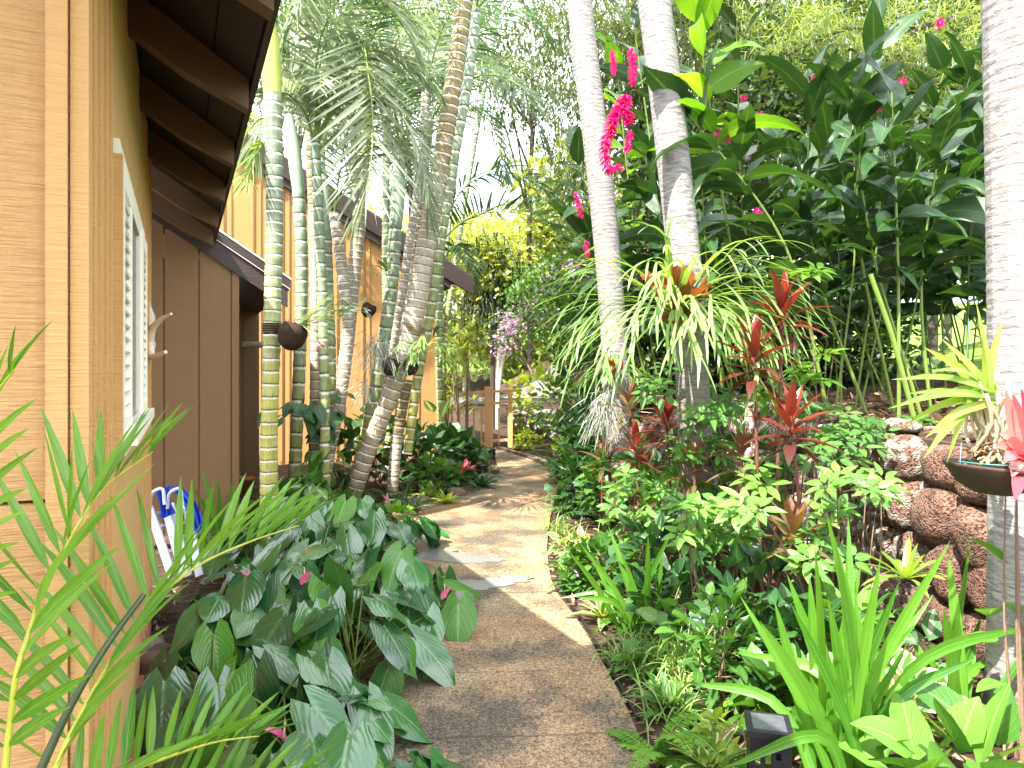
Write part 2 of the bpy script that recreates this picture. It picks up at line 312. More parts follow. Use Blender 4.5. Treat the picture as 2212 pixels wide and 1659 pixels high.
for a in (.16, .30, .44, .58, 2.55, 2.85, 3.15, 3.45): hp('wall_batten', lambda k: box(k, 0, .010, a - .022, a + .022, .09, 3.05), M_BATTEN)
hp('footing', lambda k: (box(k, -3.2, .018, -.02, .0, -.2, .085), box(k, -.12, .022, 0, 3.66, -.2, .085)), M_FOOT)
win = hp('window', lambda k: (box(k, 0, .020, .69, 2.33, 2.205, 2.30), box(k, 0, .02, 1.10, 1.14, 1.42, 2.205), box(k, 0, .02, 1.82, 1.87, 1.42, 2.205)), M_WHITE)
hp('window_pane', lambda k: box(k, .001, .006, 1.12, 1.84, 1.40, 2.21), M_GLASS, win)
hp('window_sill', lambda k: (box(k, 0, .062, .80, 2.36, 1.36, 1.405), box(k, 0, .03, .80, 2.36, 1.33, 1.358)), M_WHITE, win)
def shutter(a0, a1):
    def f(k):
        for lo, hi in ((a0, a0 + .055), (a1 - .055, a1)): box(k, .0, .032, lo, hi, 1.34, 2.24)
        for lo, hi in ((1.34, 1.44), (2.17, 2.24)): box(k, .001, .031, a0 + .055, a1 - .055, lo, hi)
        n = 17
        for i in range(n):
            zc = 1.46 + (2.155 - 1.46) * i / (n - 1)
            prism(k, [(.002, zc + .020), (.002, zc + .012), (.026, zc - .020), (.030, zc - .014)], a0 + .056, a1 - .056)
        box(k, .0003, .0015, a0 + .056, a1 - .056, 1.44, 2.17, mi=1)
    return f
hp('shutter', shutter(.69, 1.10), [M_WHITE, M_CREAM], win); hp('shutter', shutter(1.87, 2.31), [M_WHITE, M_CREAM], win)
hp('jamb_board', lambda k: box(k, 0, .030, .655, .688, 1.335, 2.245), M_BATTEN, win)
# roof: deck boards, rafters, drip edge
def deck(k):
    n = 24; e = np.linspace(-3.0, .45, n + 1)
    for i in range(n):
        b0, b1 = e[i] + .004, e[i + 1] - .004
        prism(k, [(b0, rz_(b0)), (b0, rz_(b0) - .022), (b1, rz_(b1) - .022), (b1, rz_(b1))], -2.2, 5.14)
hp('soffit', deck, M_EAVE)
roof = hp('roof', lambda k: (prism(k, [(-3.0, rz_(-3.0) + .05), (-3.0, rz_(-3.0) + .002), (.455, rz_(.455) + .002), (.455, rz_(.455) + .05)], -2.25, 5.13),
                             prism(k, [(-3.0, rz_(-3.0) + .05), (-3.0, rz_(-3) - .03), (1.115, rz_(1.115) - .03), (1.115, rz_(1.115) + .05)], 5.19, 9.5)), M_ROOF)
hp('drip_edge', lambda k: box(k, .451, .475, -2.25, 5.13, rz_(.45) - .045, rz_(.45) + .045), M_TRIM, roof)
for i in range(-2, 6):
    a = 1.39 + .87 * i - .035
    def f(k):
        y0, y1, d = a, a + .075, .024
        prism(k, [(-2.6, rz_(-2.6) - d), (-2.6, rz_(-2.6) - .19), (.20, rz_(.20) - .19), (.44, rz_(.44) - .145), (.44, rz_(.44) - d)], y0, y1)
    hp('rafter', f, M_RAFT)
# wing behind
def f(k):
    for b0, b1 in ((-.60, -.25), (-.238, .042), (.056, .326), (.340, .600)): box(k, b0, b1, 5.20, 5.24, .05, rz_(b1) - .04)
    box(k, -.6, .66, 5.212, 5.30, .04, 2.60)
    box(k, .655, .667, 5.30, 8.25, .04, 2.60)
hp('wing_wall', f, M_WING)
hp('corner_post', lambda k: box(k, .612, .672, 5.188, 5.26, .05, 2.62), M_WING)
def f(k):
    for b0, b1 in ((.66, .93), (.94, 1.14)): box(k, b0, b1, 8.25, 8.29, .05, 2.55)
    box(k, .66, 1.14, 8.262, 8.34, .04, 2.55)
hp('recess_wall', f, M_WING)
def rake(k, a0, a1, b0, b1, top, bot): prism(k, [(b0, rz_(b0) + top), (b0, rz_(b0) + bot), (b1, rz_(b1) + bot), (b1, rz_(b1) + top)], a0, a1)
hp('rake_board', lambda k: rake(k, 5.150, 5.185, -.9, 1.10, -.02, -.20), M_TRIM)
hp('fascia', lambda k: rake(k, 5.135, 5.185, .46, 1.125, .075, -.012), M_TRIM)
hp('flashing', lambda k: (rake(k, 5.128, 5.20, .44, 1.13, .095, .078), rake(k, 5.131, 5.15, .46, 1.12, -.013, -.020)), M_FLASH)
# second house
B0 = 4.557
def rb(b): return 3.24 + .53 * (5.16 - b)
h2 = thing('house', 'ochre cottage behind the palm clump with a dark sloping roof edge', 'house', H(10.61, B0, 0), None, HR)
def f(k):
    bs = np.arange(-6.0, .01, .46); bs[-1] = 0
    for i in range(len(bs) - 1): 
        b0, b1 = bs[i] + .006, bs[i + 1] - .006
        k.add([(b0, 0, .0), (b1, 0, 0), (b1, 0, rb(B0 + b1) - .1), (b0, 0, rb(B0 + b0) - .1)], [(0, 1, 2, 3)])
    k.add([(-6, .02, 0), (0, .02, 0), (0, .02, rb(B0) - .1), (-6, .02, rb(B0 - 6) - .1)], [(0, 1, 2, 3)])
    box(k, -.05, 0, .025, 6, 0, rb(B0) - .1)
hp('wall', f, M_ORANGE, h2)
for b in np.arange(-5.54, -.1, .46):
    for o in (-.06, .06): hp('wall_batten', lambda k: box(k, b + o - .016, b + o + .016, -.02, 0, .05, rb(B0 + b) - .12), M_ORANGE, h2)
hp('corner_board', lambda k: box(k, -.06, .01, -.025, .03, 0, rb(B0) - .12), M_ORANGE, h2)
def rk(k, a0, a1, b0, b1, top, bot): prism(k, [(b0, rb(B0 + b0) + top), (b0, rb(B0 + b0) + bot), (b1, rb(B0 + b1) + bot), (b1, rb(B0 + b1) + top)], a0, a1)
hp('rake_board', lambda k: (rk(k, -.14, -.08, -6, .62, .12, -.20), rk(k, -.10, -.06, -6, .18, -.18, -.34)), M_TRIM, h2)
hp('roof', lambda k: rk(k, -.12, 6.5, -6, .63, .16, .121), M_ROOF, h2)
hp('eave_beam', lambda k: box(k, .02, .20, -.06, 6, rb(B0 + .2) - .32, rb(B0 + .2) - .12), M_TRIM, h2)
# ---------------- plant materials
L_ANTH = leafmat('anthurium_leaf', (.014, .068, .022), (.05, .175, .045), .22, .14, (.16, .28, .10), .32, 4, .40, .6)
L_ANTHY = leafmat('young_anthurium_leaf', (.05, .17, .02), (.09, .24, .03), .3, .25, (.2, .35, .1), .6, 6, .5)
L_ARECA = leafmat('areca_leaflet', (.045, .16, .012), (.13, .31, .03), .34, .35, (.25, .38, .08), .5, 1, .2)
L_PALE = leafmat('pale_palm_leaflet', (.11, .16, .10), (.25, .29, .20), .40, .35, (.3, .36, .25), .4, 1, .2, tint=(1.7, 1.75, 1.2))
L_PALMD = leafmat('dark_palm_leaflet', (.022, .060, .026), (.065, .125, .05), .34, .35, (.15, .22, .1), .4, 1, .2, tint=(1.7, 1.8, 1.0))
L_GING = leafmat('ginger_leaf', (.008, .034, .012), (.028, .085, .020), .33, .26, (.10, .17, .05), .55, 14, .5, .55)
L_GINGB = leafmat('bright_ginger_leaf', (.05, .15, .012), (.14, .30, .02), .36, .45, (.2, .33, .06), .5, 14, .5)  # brighter copy of the ginger leaf, backlit glow put into its colour
L_TI = leafmat('red_ti_leaf', (.21, .032, .018), (.055, .025, .021), .28, .22, (.10, .02, .02), .5, 5, .3, .7, (2.4, 1.2, .5))
L_TIG = leafmat('bronze_ti_leaf', (.16, .06, .03), (.10, .13, .05), .32, .28, (.22, .06, .05), .5, 5, .3, .6, (2.2, 1.6, .6))
L_STRAP = leafmat('strap_leaf', (.035, .135, .012), (.11, .27, .025), .36, .32, (.2, .36, .06), .35, 1, .15)
L_SCHEF = leafmat('schefflera_leaflet', (.045, .15, .022), (.15, .31, .045), .32, .30, (.25, .38, .12), .5, 7, .3, .55)
L_VAR = leafmat('variegated_leaf', (.06, .17, .03), (.10, .22, .05), .4, .3, (.4, .45, .25), .2, 3, .15, edge=((.62, .62, .30), .55))
L_LIRI = leafmat('grassy_leaf', (.08, .20, .03), (.26, .36, .10), .4, .3, (.45, .5, .25), .5, 1, .1)
L_FERN = leafmat('fern_leaflet', (.06, .19, .015), (.17, .34, .03), .45, .4, (.2, .3, .08), .3, 3, .2)
L_FERND = leafmat('dark_fern_leaflet', (.02, .085, .03), (.05, .14, .04), .45, .3, (.1, .2, .08), .3, 3, .2)
L_LIME = leafmat('lime_leaf', (.14, .22, .025), (.28, .36, .06), .4, .4, (.5, .5, .2), .3, 6, .2)
L_STAG = leafmat('staghorn_frond', (.09, .19, .05), (.21, .33, .10), .42, .32, (.3, .4, .2), .25, 2, .15)
L_STAGG = leafmat('grey_staghorn_frond', (.13, .20, .14), (.24, .31, .22), .5, .25, (.3, .36, .28), .25, 2, .15)
L_DARK = leafmat('dark_shrub_leaf', (.012, .05, .016), (.04, .115, .03), .32, .22, (.1, .2, .06), .45, 6, .35, .55)
L_MID = leafmat('mid_shrub_leaf', (.03, .11, .02), (.085, .2, .03), .36, .3, (.2, .3, .1), .4, 6, .35)
L_CAL = leafmat('patterned_leaf', (.06, .16, .06), (.12, .23, .09), .35, .28, (.45, .52, .35), .6, 7, .3, stripe=((.40, .48, .32), .22))
L_YEL = leafmat('yellow_leaf', (.45, .36, .02), (.6, .5, .05), .45, .4, (.6, .5, .1), .2, 5, .2)
L_BROM = leafmat('pink_bromeliad_leaf', (.46, .035, .07), (.55, .20, .17), .28, .3, (.5, .1, .1), .1, 1, .1, .6, (1.8, 1.2, 1.2))
L_ORCH = leafmat('orchid_leaf', (.10, .22, .03), (.25, .34, .05), .36, .35, (.35, .42, .1), .5, 1, .12)
L_SHIELD = leafmat('dry_shield_frond', (.36, .12, .035), (.22, .10, .04), .6, .3, (.4, .2, .1), .2, 4, .3, tint=(1.8, 1.2, .6))
L_DRY = leafmat('dry_leaf', (.13, .075, .04), (.36, .24, .15), .7, .15, (.3, .2, .12), .2, 4, .3, tint=(1.3, 1.1, .8))
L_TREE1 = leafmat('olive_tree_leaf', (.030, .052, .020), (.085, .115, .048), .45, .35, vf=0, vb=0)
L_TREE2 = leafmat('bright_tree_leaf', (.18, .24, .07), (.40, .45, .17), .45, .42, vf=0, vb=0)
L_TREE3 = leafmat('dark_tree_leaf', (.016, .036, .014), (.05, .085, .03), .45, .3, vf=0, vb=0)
L_NEED = leafmat('needle_spray', (.06, .10, .035), (.21, .27, .13), .45, .4, vf=0, vb=0)
L_BOUG = leafmat('mauve_bract', (.50, .28, .46), (.70, .50, .66), .5, .45, vf=0, vb=0, tint=(1.4, 1.2, 1.4))
L_RED = leafmat('red_bract', (.64, .012, .24), (.80, .05, .40), .38, .3, vf=0, vb=0, tint=(1.6, .8, .8))
L_PINK = leafmat('pink_spathe', (.75, .09, .28), (.85, .2, .4), .3, .3, vf=0, vb=.1, tint=(1.4, 1, 1.2))
M_STEM = plain('green_stem', (.13, .20, .03), .45, .35, 10)
M_STEMY = plain('yellow_rachis', (.38, .40, .04), .4, .25, 14)
M_STEMD = plain('dark_stem', (.035, .06, .02), .4, .3, 10)
M_CANE = plain('brown_cane', (.16, .10, .065), .7, .4, 30, .4)
M_TICANE = plain('maroon_cane', (.14, .045, .035), .6, .4, 40, .4)
M_BARK = plain('grey_bark', (.30, .25, .20), .85, .45, 9, .7)
M_BARKD = plain('dark_bark', (.05, .036, .028), .9, .5, 9, .7)
M_BARKW = plain('pale_bark', (.58, .52, .44), .8, .25, 6, .5)
M_FIBER = plain('coconut_fibre', (.040, .026, .018), .95, .6, 60, 1.0, .2)
M_BLACK = plain('black_plastic', (.012, .012, .014), .4, .2, 20, .05)
M_TERRA = plain('terracotta', (.34, .12, .06), .8, .2, 10, .1)
M_BOWL = plain('weathered_bowl', (.045, .026, .018), .7, .45, 14, .4)
M_ROPE = plain('jute_rope', (.26, .18, .10), .9, .4, 60, .6)
M_MOSS = plain('grey_air_moss', (.30, .32, .27), .9, .2, 10)
M_BONE = plain('bleached_antler', (.72, .64, .55), .6, .25, 12, .3)
M_BLUE = plain('blue_fabric', (.01, .07, .55), .6, .4, 14, .2)
M_ALU = plain('white_frame', (.62, .66, .78), .4, .08, 10, .05)
M_SPADIX = plain('pale_spadix', (.70, .45, .35), .5, .2, 40)
m, N, O = mat('solar_panel'); v = objv(N); n = noise(N, 60, 3, v)
O(bsdf(N, mixc(N, n, (.05, .055, .065), (.10, .11, .125)), .15, None, .8)); M_SOLAR = m
def ringmat(name, cols, s, scar=(.74, .69, .60), dark=(.035, .026, .014), lich=.35, ph=.35):
    m, N, O = mat(name); uv = N('SeparateXYZ', {0: N('TexCoord').outputs['UV']}); y = uv.outputs[1]; t = N('Attribute', attribute_name='rnd').outputs['Fac']
    ov = objv(N); nz = noise(N, 22, 5, ov); nl = noise(N, 5, 5, ov)
    w_ = mth(N, 'ADD', mth(N, 'MULTIPLY', y, 1 / s), mth(N, 'MULTIPLY', mth(N, 'SINE', mth(N, 'MULTIPLY', y, 2.3)), ph))
    f = mth(N, 'FRACT', mth(N, 'ADD', w_, mth(N, 'MULTIPLY_ADD', nz, .26, -.13)))
    st = noise(N, 1, 3, objv(N, (60, 60, 4)))
    c = ramp(N, mth(N, 'MULTIPLY_ADD', nl, .3, mth(N, 'ADD', t, -.15)), *cols)
    c = mixc(N, .5, c, ramp(N, st, (.3, (.3, .3, .3)), (.7, (.75, .75, .75))), 'OVERLAY')
    c = mixc(N, mth(N, 'MULTIPLY', ramp(N, noise(N, 9, 6, ov), (.55, (0, 0, 0)), (.68, (1, 1, 1))), lich), c, (.60, .58, .52))
    c = mixc(N, ramp(N, f, (.0, (.9, .9, .9)), (.13, (.85, .85, .85)), (.17, (0, 0, 0))), c, scar)
    c = mixc(N, ramp(N, f, (.14, (0, 0, 0)), (.17, (.85, .85, .85)), (.22, (.8, .8, .8)), (.30, (0, 0, 0))), c, dark)
    O(bsdf(N, c, .55, bump(N, mth(N, 'MULTIPLY_ADD', st, .3, nz), .35, .008))); return m
T_GREEN = ringmat('green_ringed_trunk', [(0, (.36, .30, .08)), (.2, (.40, .38, .09)), (.38, (.36, .37, .10)), (.55, (.24, .27, .13)), (.75, (.15, .19, .13)), (1, (.17, .22, .14))], .105)
T_TAN = ringmat('tan_ringed_trunk', [(0, (.14, .09, .05)), (.12, (.34, .28, .20)), (.45, (.44, .39, .32)), (.6, (.20, .15, .06)), (1, (.22, .17, .07))], .105, lich=.5)
T_GREY = ringmat('grey_ringed_trunk', [(0, (.2, .16, .12)), (.5, (.30, .26, .21)), (1, (.28, .25, .21))], .09, lich=.6)
T_TEAL = ringmat('waxy_green_trunk', [(0, (.30, .29, .07)), (.4, (.20, .25, .10)), (.7, (.20, .27, .17)), (1, (.20, .28, .21))], .16, lich=.4)
def greymat(name, dk):
    m, N, O = mat(name); uv = N('SeparateXYZ', {0: N('TexCoord').outputs['UV']}); y = uv.outputs[1]; t = N('Attribute', attribute_name='rnd').outputs['Fac']; ov = objv(N)
    nz = noise(N, 9, 6, ov); fine = noise(N, 1, 5, objv(N, (14, 14, 85)), .7); f2 = noise(N, 70, 5, ov)
    f = mth(N, 'SINE', mth(N, 'MULTIPLY_ADD', y, 150.0, mth(N, 'MULTIPLY', nz, 9.0)))
    c = ramp(N, fine, (.32, (.10, .09, .085)), (.48, (.235, .22, .215)), (.68, (.35, .34, .335)))
    c = mixc(N, ramp(N, nz, (.56, (0, 0, 0)), (.66, (.7, .7, .7))), c, (.27, .24, .21))
    c = mixc(N, ramp(N, mth(N, 'MULTIPLY_ADD', nz, .16, mth(N, 'ADD', t, -.08)), (dk * .25, (.9, .9, .9)), (dk * 1.35, (0, 0, 0))), c, (.11, .085, .065))  # darker trunk foot: shade put into the bark colour, along with damp and moss
    O(bsdf(N, c, .8, bump(N, mth(N, 'ADD', mth(N, 'MULTIPLY_ADD', f, .12, fine), mth(N, 'MULTIPLY', f2, .6)), .6, .012), .3)); return m
T_WHITE = greymat('white_palm_bark', .30); T_WHITER = greymat('rough_white_palm_bark', .05); T_WHITED = greymat('shaded_white_palm_bark', .16)
# ---------------- plant builders
def ptrunk(parent, pts, r, s, m, ns=14, bulge=.07, ph=.35, name='trunk', flare=0, off=None):
    p = spline(pts, 60); L = np.linalg.norm(np.diff(p, axis=0), axis=1).sum(); n = int(min(420, max(24, L / s * 5))); p = spline(pts, n)
    l = np.concatenate([[0], np.cumsum(np.linalg.norm(np.diff(p, axis=0), axis=1))]); f = (l / s + ph * np.sin(l * 2.3)) % 1
    rr = np.interp(np.linspace(0, 1, n), np.linspace(0, 1, len(np.atleast_1d(r))), np.atleast_1d(r)) * (1 + bulge * np.exp(-((np.minimum(f, 1 - f) - .06) / .12)**2) + flare * np.exp(-l / .25))
    mb = MB(); tube(mb, p, rr, ns); return part(name, mb, m, parent), p
def frond(parent, pts, ll=.45, lw=.018, nl=40, vee=.3, hang=.6, m=None, rm=None, r=.012, fwd=.55, t0=.12, side=(-1, 1), jit=.12, tip=.25):
    p = spline(pts, 60); T = nrm(np.gradient(p, axis=0)); ref = np.cross(T[10], ZUP); ref = nrm(ref) if np.linalg.norm(ref) > .1 else A([1, 0, 0])
    mb = MB(); tube(mb, p, np.linspace(r, r * .25, 60), 5, mi=1)
    t = np.repeat(np.linspace(t0, .995, nl), len(side)); sd = np.tile(A(side), nl); i = np.clip((t * 59).astype(int), 0, 59)
    t = t + U(-.006, .006, len(t)); S = np.cross(T[i], ZUP); k = np.linalg.norm(S, axis=1) < .2; S[k] = ref; S = nrm(S); Nn = np.cross(S, T[i])
    f = fwd * (1 + 1.3 * t**3)[:, None]
    D = nrm(T[i] * f + S * sd[:, None] * (1 - .45 * t**3)[:, None] + Nn * vee + rng.normal(0, jit, (len(t), 3)))
    tt = (t - t0) / (1 - t0); ln = ll * (tip + (1 - tip) * np.sin(np.pi * np.clip(.12 + tt * .86, 0, 1))**.7) * U(.88, 1.08, len(t))
    leaves(mb, p[i], D, ln, lw * U(.8, 1.15, len(t)), 'lance', 6, 2, hang * U(.7, 1.3, len(t)), .3, roll=rng.normal(0, .3, len(t)), up=nrm(Nn + rng.normal(0, .15, Nn.shape)))
    return part('frond', mb, [m or L_PALMD, rm or M_STEM], parent)
def crown(parent, c, az, el, L, droop, **kw):
    for a, e, l in zip(az, el, L): frond(parent, arc(c, sph(a, e), l, droop * U(.8, 1.2), 12), **kw)
def ribbon(mb, pts, W, prof='strap', fold=.25, nc=2, mi=0, rnd=None, n=12, face=None):
    p = spline(pts, n); T = nrm(np.gradient(p, axis=0)); v = A(face) if face is not None else nrm(A([0, -1, .35]) + rng.normal(0, .25, 3))
    S = nrm(np.cross(T, v)); Nn = np.cross(S, T); t = np.linspace(0, 1, n); w_ = pf(prof)(t) * W; x = np.linspace(-1, 1, nc + 1)
    V = p[:, None] + S[:, None] * (x[None] * w_[:, None])[..., None] + Nn[:, None] * (fold * np.abs(x)[None] * w_[:, None])[..., None]
    mb.add(V, grid_q(n, nc + 1), UV=np.stack(np.broadcast_arrays(.5 + .5 * x[None], t[:, None]), -1), rnd=U(0, 1) if rnd is None else rnd, mi=mi)
def rosette(mb, c, n, L, W, e0, e1, droop, prof='strap', fold=.3, mi=0, az0=None, rnd=None, r0=.01, wave=0, axis=None):
    k = np.arange(n); az = k * 2.39996 + (U(0, 6) if az0 is None else az0); el = e0 + (e1 - e0) * (k / max(1, n - 1))**.9 + rng.normal(0, .08, n)
    D = sph(az, el); p = A(c) + sph(az, el * 0) * r0 + np.stack([k * 0, k * 0, (1 - k / n) * 0.0], 1)
    leaves(mb, p, D, L * U(.8, 1.1, n) * (.75 + .25 * (k / n)), W * U(.85, 1.1, n), prof, 8, 2, droop * (.4 + .9 * k / n), fold, wave=wave, rnd=rnd, mi=mi, roll=rng.normal(0, .12, n))
def anthurium(base, n, rad, h, label, az=None, L=.30, lo=.35):
    o = thing('anthurium', label, 'plant', base, 'anthuriums massed beside the path')
    a = U(-math.pi, math.pi, n) if az is None else rng.normal(az, 1.1, n); rr = rad * np.sqrt(U(.02, 1, n)); z = h * (1 - .55 * (rr / rad)**2) * U(.75, 1.1, n)
    at = A(base) + np.stack([rr * np.cos(a), rr * np.sin(a), z], 1); mb = MB(); my = MB(); ms = MB()
    out = sph(a, 0 * a); bias = A([.15, -.85, 0]); D = nrm(out * .6 + bias * .45 - ZUP * (.45 + .5 * (rr / rad) + U(-.55, .35, n))[:, None] + rng.normal(0, 1, (n, 3)) * A([.5, .18, .25]))
    young = U(0, 1, n) < .10
    def hl(b, k): leaves(b, at[k], D[k], L * U(.68, 1.12, len(k)), L * .375 * U(.85, 1.08, len(k)), 'heart', 9, 4, U(.25, 1.0, len(k)), -.16, .12, 1.2, roll=rng.normal(0, .28, len(k)), back=.30)
    hl(mb, np.where(~young)[0])
    for i in range(n):
        b0 = A(base) + A([rng.normal(0, .05), rng.normal(0, .05), 0]); tube(ms, spline([b0, (b0 + at[i]) / 2 + out[i] * rr[i] * .1 + ZUP * z[i] * .22, at[i]], 7), .005, 5)
    part('foliage', mb, L_ANTH, o); part('petiole', ms, M_STEM, o)
    for k in np.where(young)[0]: my = MB(); hl(my, np.array([k])); part('young_leaf', my, L_ANTHY, o, label='brighter yellow-green young leaf')
    return o
def anthflower(o, c, base, tilt, s=.09):
    fl = MB(); leaves(fl, [c], [nrm(A([tilt * .6, -.25, .75]))], s, s * .40, 'heart', 6, 4, .5, .5, back=.25)
    f_ = part('flower', fl, L_PINK, o); sp = MB(); tube(sp, arc(c, A([-.12 * tilt, -.1, 1]), s * .9, -.1, 6), np.linspace(.006, .003, 6), 6); part('spadix', sp, M_SPADIX, f_)
    st = MB(); tube(st, spline([base, (A(base) + A(c)) / 2 + A([.02, 0, .03]), c], 10), .003, 5); part('flower_stalk', st, M_STEM, f_)
def ti(base, top, n, L, label, m=None, W=.038, e1=-.25, group='red ti plants in the right bed'):
    o = thing('ti_plant', label, 'plant', base, group); mb = MB(); top = A(top)
    k = np.arange(n); az = k * 2.39996 + U(0, 6); el = 1.45 + (e1 - 1.45) * (k / (n - 1)); p = top - ZUP * (.20 * (k / n))[:, None] * (L / .32)
    leaves(mb, p, sph(az, el), L * (.7 + .35 * np.sin(np.pi * k / n)) * U(.9, 1.1, n), W * U(.85, 1.1, n), 'lance', 8, 2, .25 + .7 * k / n, .38, .06, 1.2, rnd=np.clip(.05 + .85 * k / n + rng.normal(0, .12, n), 0, 1), roll=rng.normal(0, .1, n))
    part('foliage', mb, m or L_TI, o); st = MB(); mid = (A(base) + top) / 2 + A([rng.normal(0, .02), rng.normal(0, .02), 0])
    q = spline([base, mid, top], 60); tube(st, q, np.interp(np.linspace(0, 1, 60), [0, .8, 1], [.011, .009, .013]) * (1 + .12 * (np.arange(60) % 2)), 7); part('stem', st, M_TICANE, o); return o
def strapclump(name, label, base, n, L, W, e0, e1, droop, m, group=None, cat='plant', tips=(), spread=.06, prof='strap', fold=.35, dY=.25):
    o = thing(name, label, cat, base, group); mb = MB(); Y = base[1]
    if n: 
        az = U(-math.pi, math.pi, n); el = U(e0, e1, n); b = A(base) + np.stack([rng.normal(0, spread, n), rng.normal(0, spread, n), 0 * az], 1)
        leaves(mb, b, sph(az, el), L * U(.6, 1.1, n), W * U(.8, 1.1, n), prof, 9, 2, droop * U(.4, 1.5, n), fold, roll=rng.normal(0, .3, n))
    for tp in tips:
        u, v = tp[:2]; e = P(u, v, Y + U(-dY, dY)); b = A(base) + A([rng.normal(0, spread), rng.normal(0, spread), 0]); bend = tp[2] if len(tp) > 2 else .04
        d = e - b; c = b + d * .5 + ZUP * bend * np.linalg.norm(d) * 1.2 - A([d[0], 0, 0]) * bend * .8
        ribbon(mb, [b, c, e], W * U(.85, 1.15), prof, fold)
    part('foliage', mb, m, o); return o
def fern(name, label, base, n, L, m, ll=.055, el=(.5, 1.1), droop=1.1, group=None, az=None, nl=24, lw=.011):
    o = thing(name, label, 'fern', base, group); mb = MB()
    for i in range(n):
        a = U(-3.14, 3.14) if az is None else rng.normal(az, .9); p = arc(A(base) + rng.normal(0, .02, 3), sph(a, U(*el)), L * U(.7, 1.1), droop, 40); T = nrm(np.gradient(p, axis=0)); tube(mb, p, .0025, 4, mi=1)
        j = np.repeat(np.linspace(3, 39, nl).astype(int), 2); sd = np.tile([-1., 1.], nl); S = nrm(np.cross(T[j], ZUP) + 1e-6); t = j / 39
        leaves(mb, p[j], nrm(S * sd[:, None] + T[j] * .3 + rng.normal(0, .08, (len(j), 3))), ll * (L / .4) * (.25 + .85 * np.sin(np.pi * np.clip(.15 + .83 * t, 0, 1))), lw, 'lance', 2, 2, .3, .1, rnd=np.full(len(j), U(0, 1)))
    part('foliage', mb, [m, M_STEM], o); return o
def schefflera(label, base, whorls, m=L_SCHEF, nl=6, L=.13, W=.027, group='scheffleras with palmate leaves'):
    o = thing('schefflera', label, 'shrub', base, group); mb = MB(); st = MB()
    for wpt in whorls:
        wpt = A(wpt); tube(st, spline([A(base) + rng.normal(0, .04, 3) * A([1, 1, 0]), (A(base) * .45 + wpt * .55) + A([rng.normal(0, .05), rng.normal(0, .05), .04]), wpt], 10), np.linspace(.008, .003, 10), 5)
        for q in range(rng.integers(2, 5)):
            d = nrm(A([rng.normal(0, .6), rng.normal(-.3, .5), U(.1, .8)])); c = wpt + d * U(.05, .15); tube(st, [wpt, c], .002, 4)
            ax = nrm(d * .35 + A([0, -.35, .75]) + rng.normal(0, .2, 3)); e1 = nrm(np.cross(ax, A([.3, 1, .1]))); e2 = np.cross(ax, e1); k = rng.integers(nl - 1, nl + 2); a = np.arange(k) * 6.283 / k + U(0, 6)
            D = nrm(e1 * np.cos(a)[:, None] + e2 * np.sin(a)[:, None] + ax * U(-.1, .35)); leaves(mb, c + D * .025, D, L * U(.75, 1.15, k), W * U(.85, 1.15, k), 'lance', 6, 2, U(.1, .6), .2, rnd=np.clip(U(0, 1) + rng.normal(0, .08, k), 0, 1), up=ax)
    part('foliage', mb, m, o); part('stem', st, M_CANE, o); return o
def shrub(name, label, base, c, rad, n, L, W, m, prof='ovate', droop=.4, cat='shrub', group=None, bias=(0, -.3, .35), nseg=4, stems=6, org_=None, wave=.05, fold=.2):
    o = thing(name, label, cat, base, group); mb = MB(); st = MB(); c = A(c); d = nrm(rng.normal(size=(n, 3))); r = U(.25, 1, n)**.5; p = c + d * A(rad) * r[:, None]; p[:, 2] = np.maximum(p[:, 2], base[2] + .03)
    leaves(mb, p, nrm(d * .8 + A(bias) + rng.normal(0, .35, (n, 3))), L * U(.6, 1.15, n), W * U(.75, 1.15, n), prof, nseg, 2, droop * U(.4, 1.5, n), fold, wave, roll=rng.normal(0, .4, n))
    for i in range(stems): 
        e = p[rng.integers(n)]; tube(st, spline([A(base) + rng.normal(0, .03, 3) * A([1, 1, 0]), (A(base) + e) / 2 + rng.normal(0, .04, 3), e], 7), np.linspace(.008, .003, 7), 5)
    part('foliage', mb, m, o); part('stem', st, M_CANE, o); return o
def ginger(base, top, n, label, L=.6, W=.092, m=None, az=None, lean=None, t0=.30, group='red ginger plants on the terrace', r=.014, hang=1.25):
    o = thing('ginger_plant', label, 'plant', base, group); pts = [base, (A(base) + A(top)) / 2 + (A(lean) if lean is not None else rng.normal(0, .05, 3)), top]; q = spline(pts, 40); st = MB()
    tube(st, q, np.linspace(r, r * .45, 40), 7); part('stem', st, M_STEM, o); a = U(0, 6.28) if az is None else az; T = nrm(np.gradient(q, axis=0))
    t = np.linspace(t0, 1, n) + rng.normal(0, .01, n); i = np.clip((t * 39).astype(int), 0, 39); sd = np.where(np.arange(n) % 2, 1., -1.); S = sph(a + rng.normal(0, .75, n), 0 * sd) * sd[:, None]; up_ = .55 + 1.0 * np.clip(t - .75, 0, 1) * 4
    mb = MB(); leaves(mb, q[i], nrm(S + T[i] * up_[:, None] + rng.normal(0, .12, (n, 3))), L * U(.75, 1.15, n) * np.where(t > .93, .8, 1), W * U(.85, 1.15, n), 'lance', 8, 4, hang * U(.3, 1.5, n) * np.where(t > .88, .35, 1), .22, .16, 1.5, roll=rng.normal(0, .6, n))
    part('foliage', mb, m or L_GING, o); return o
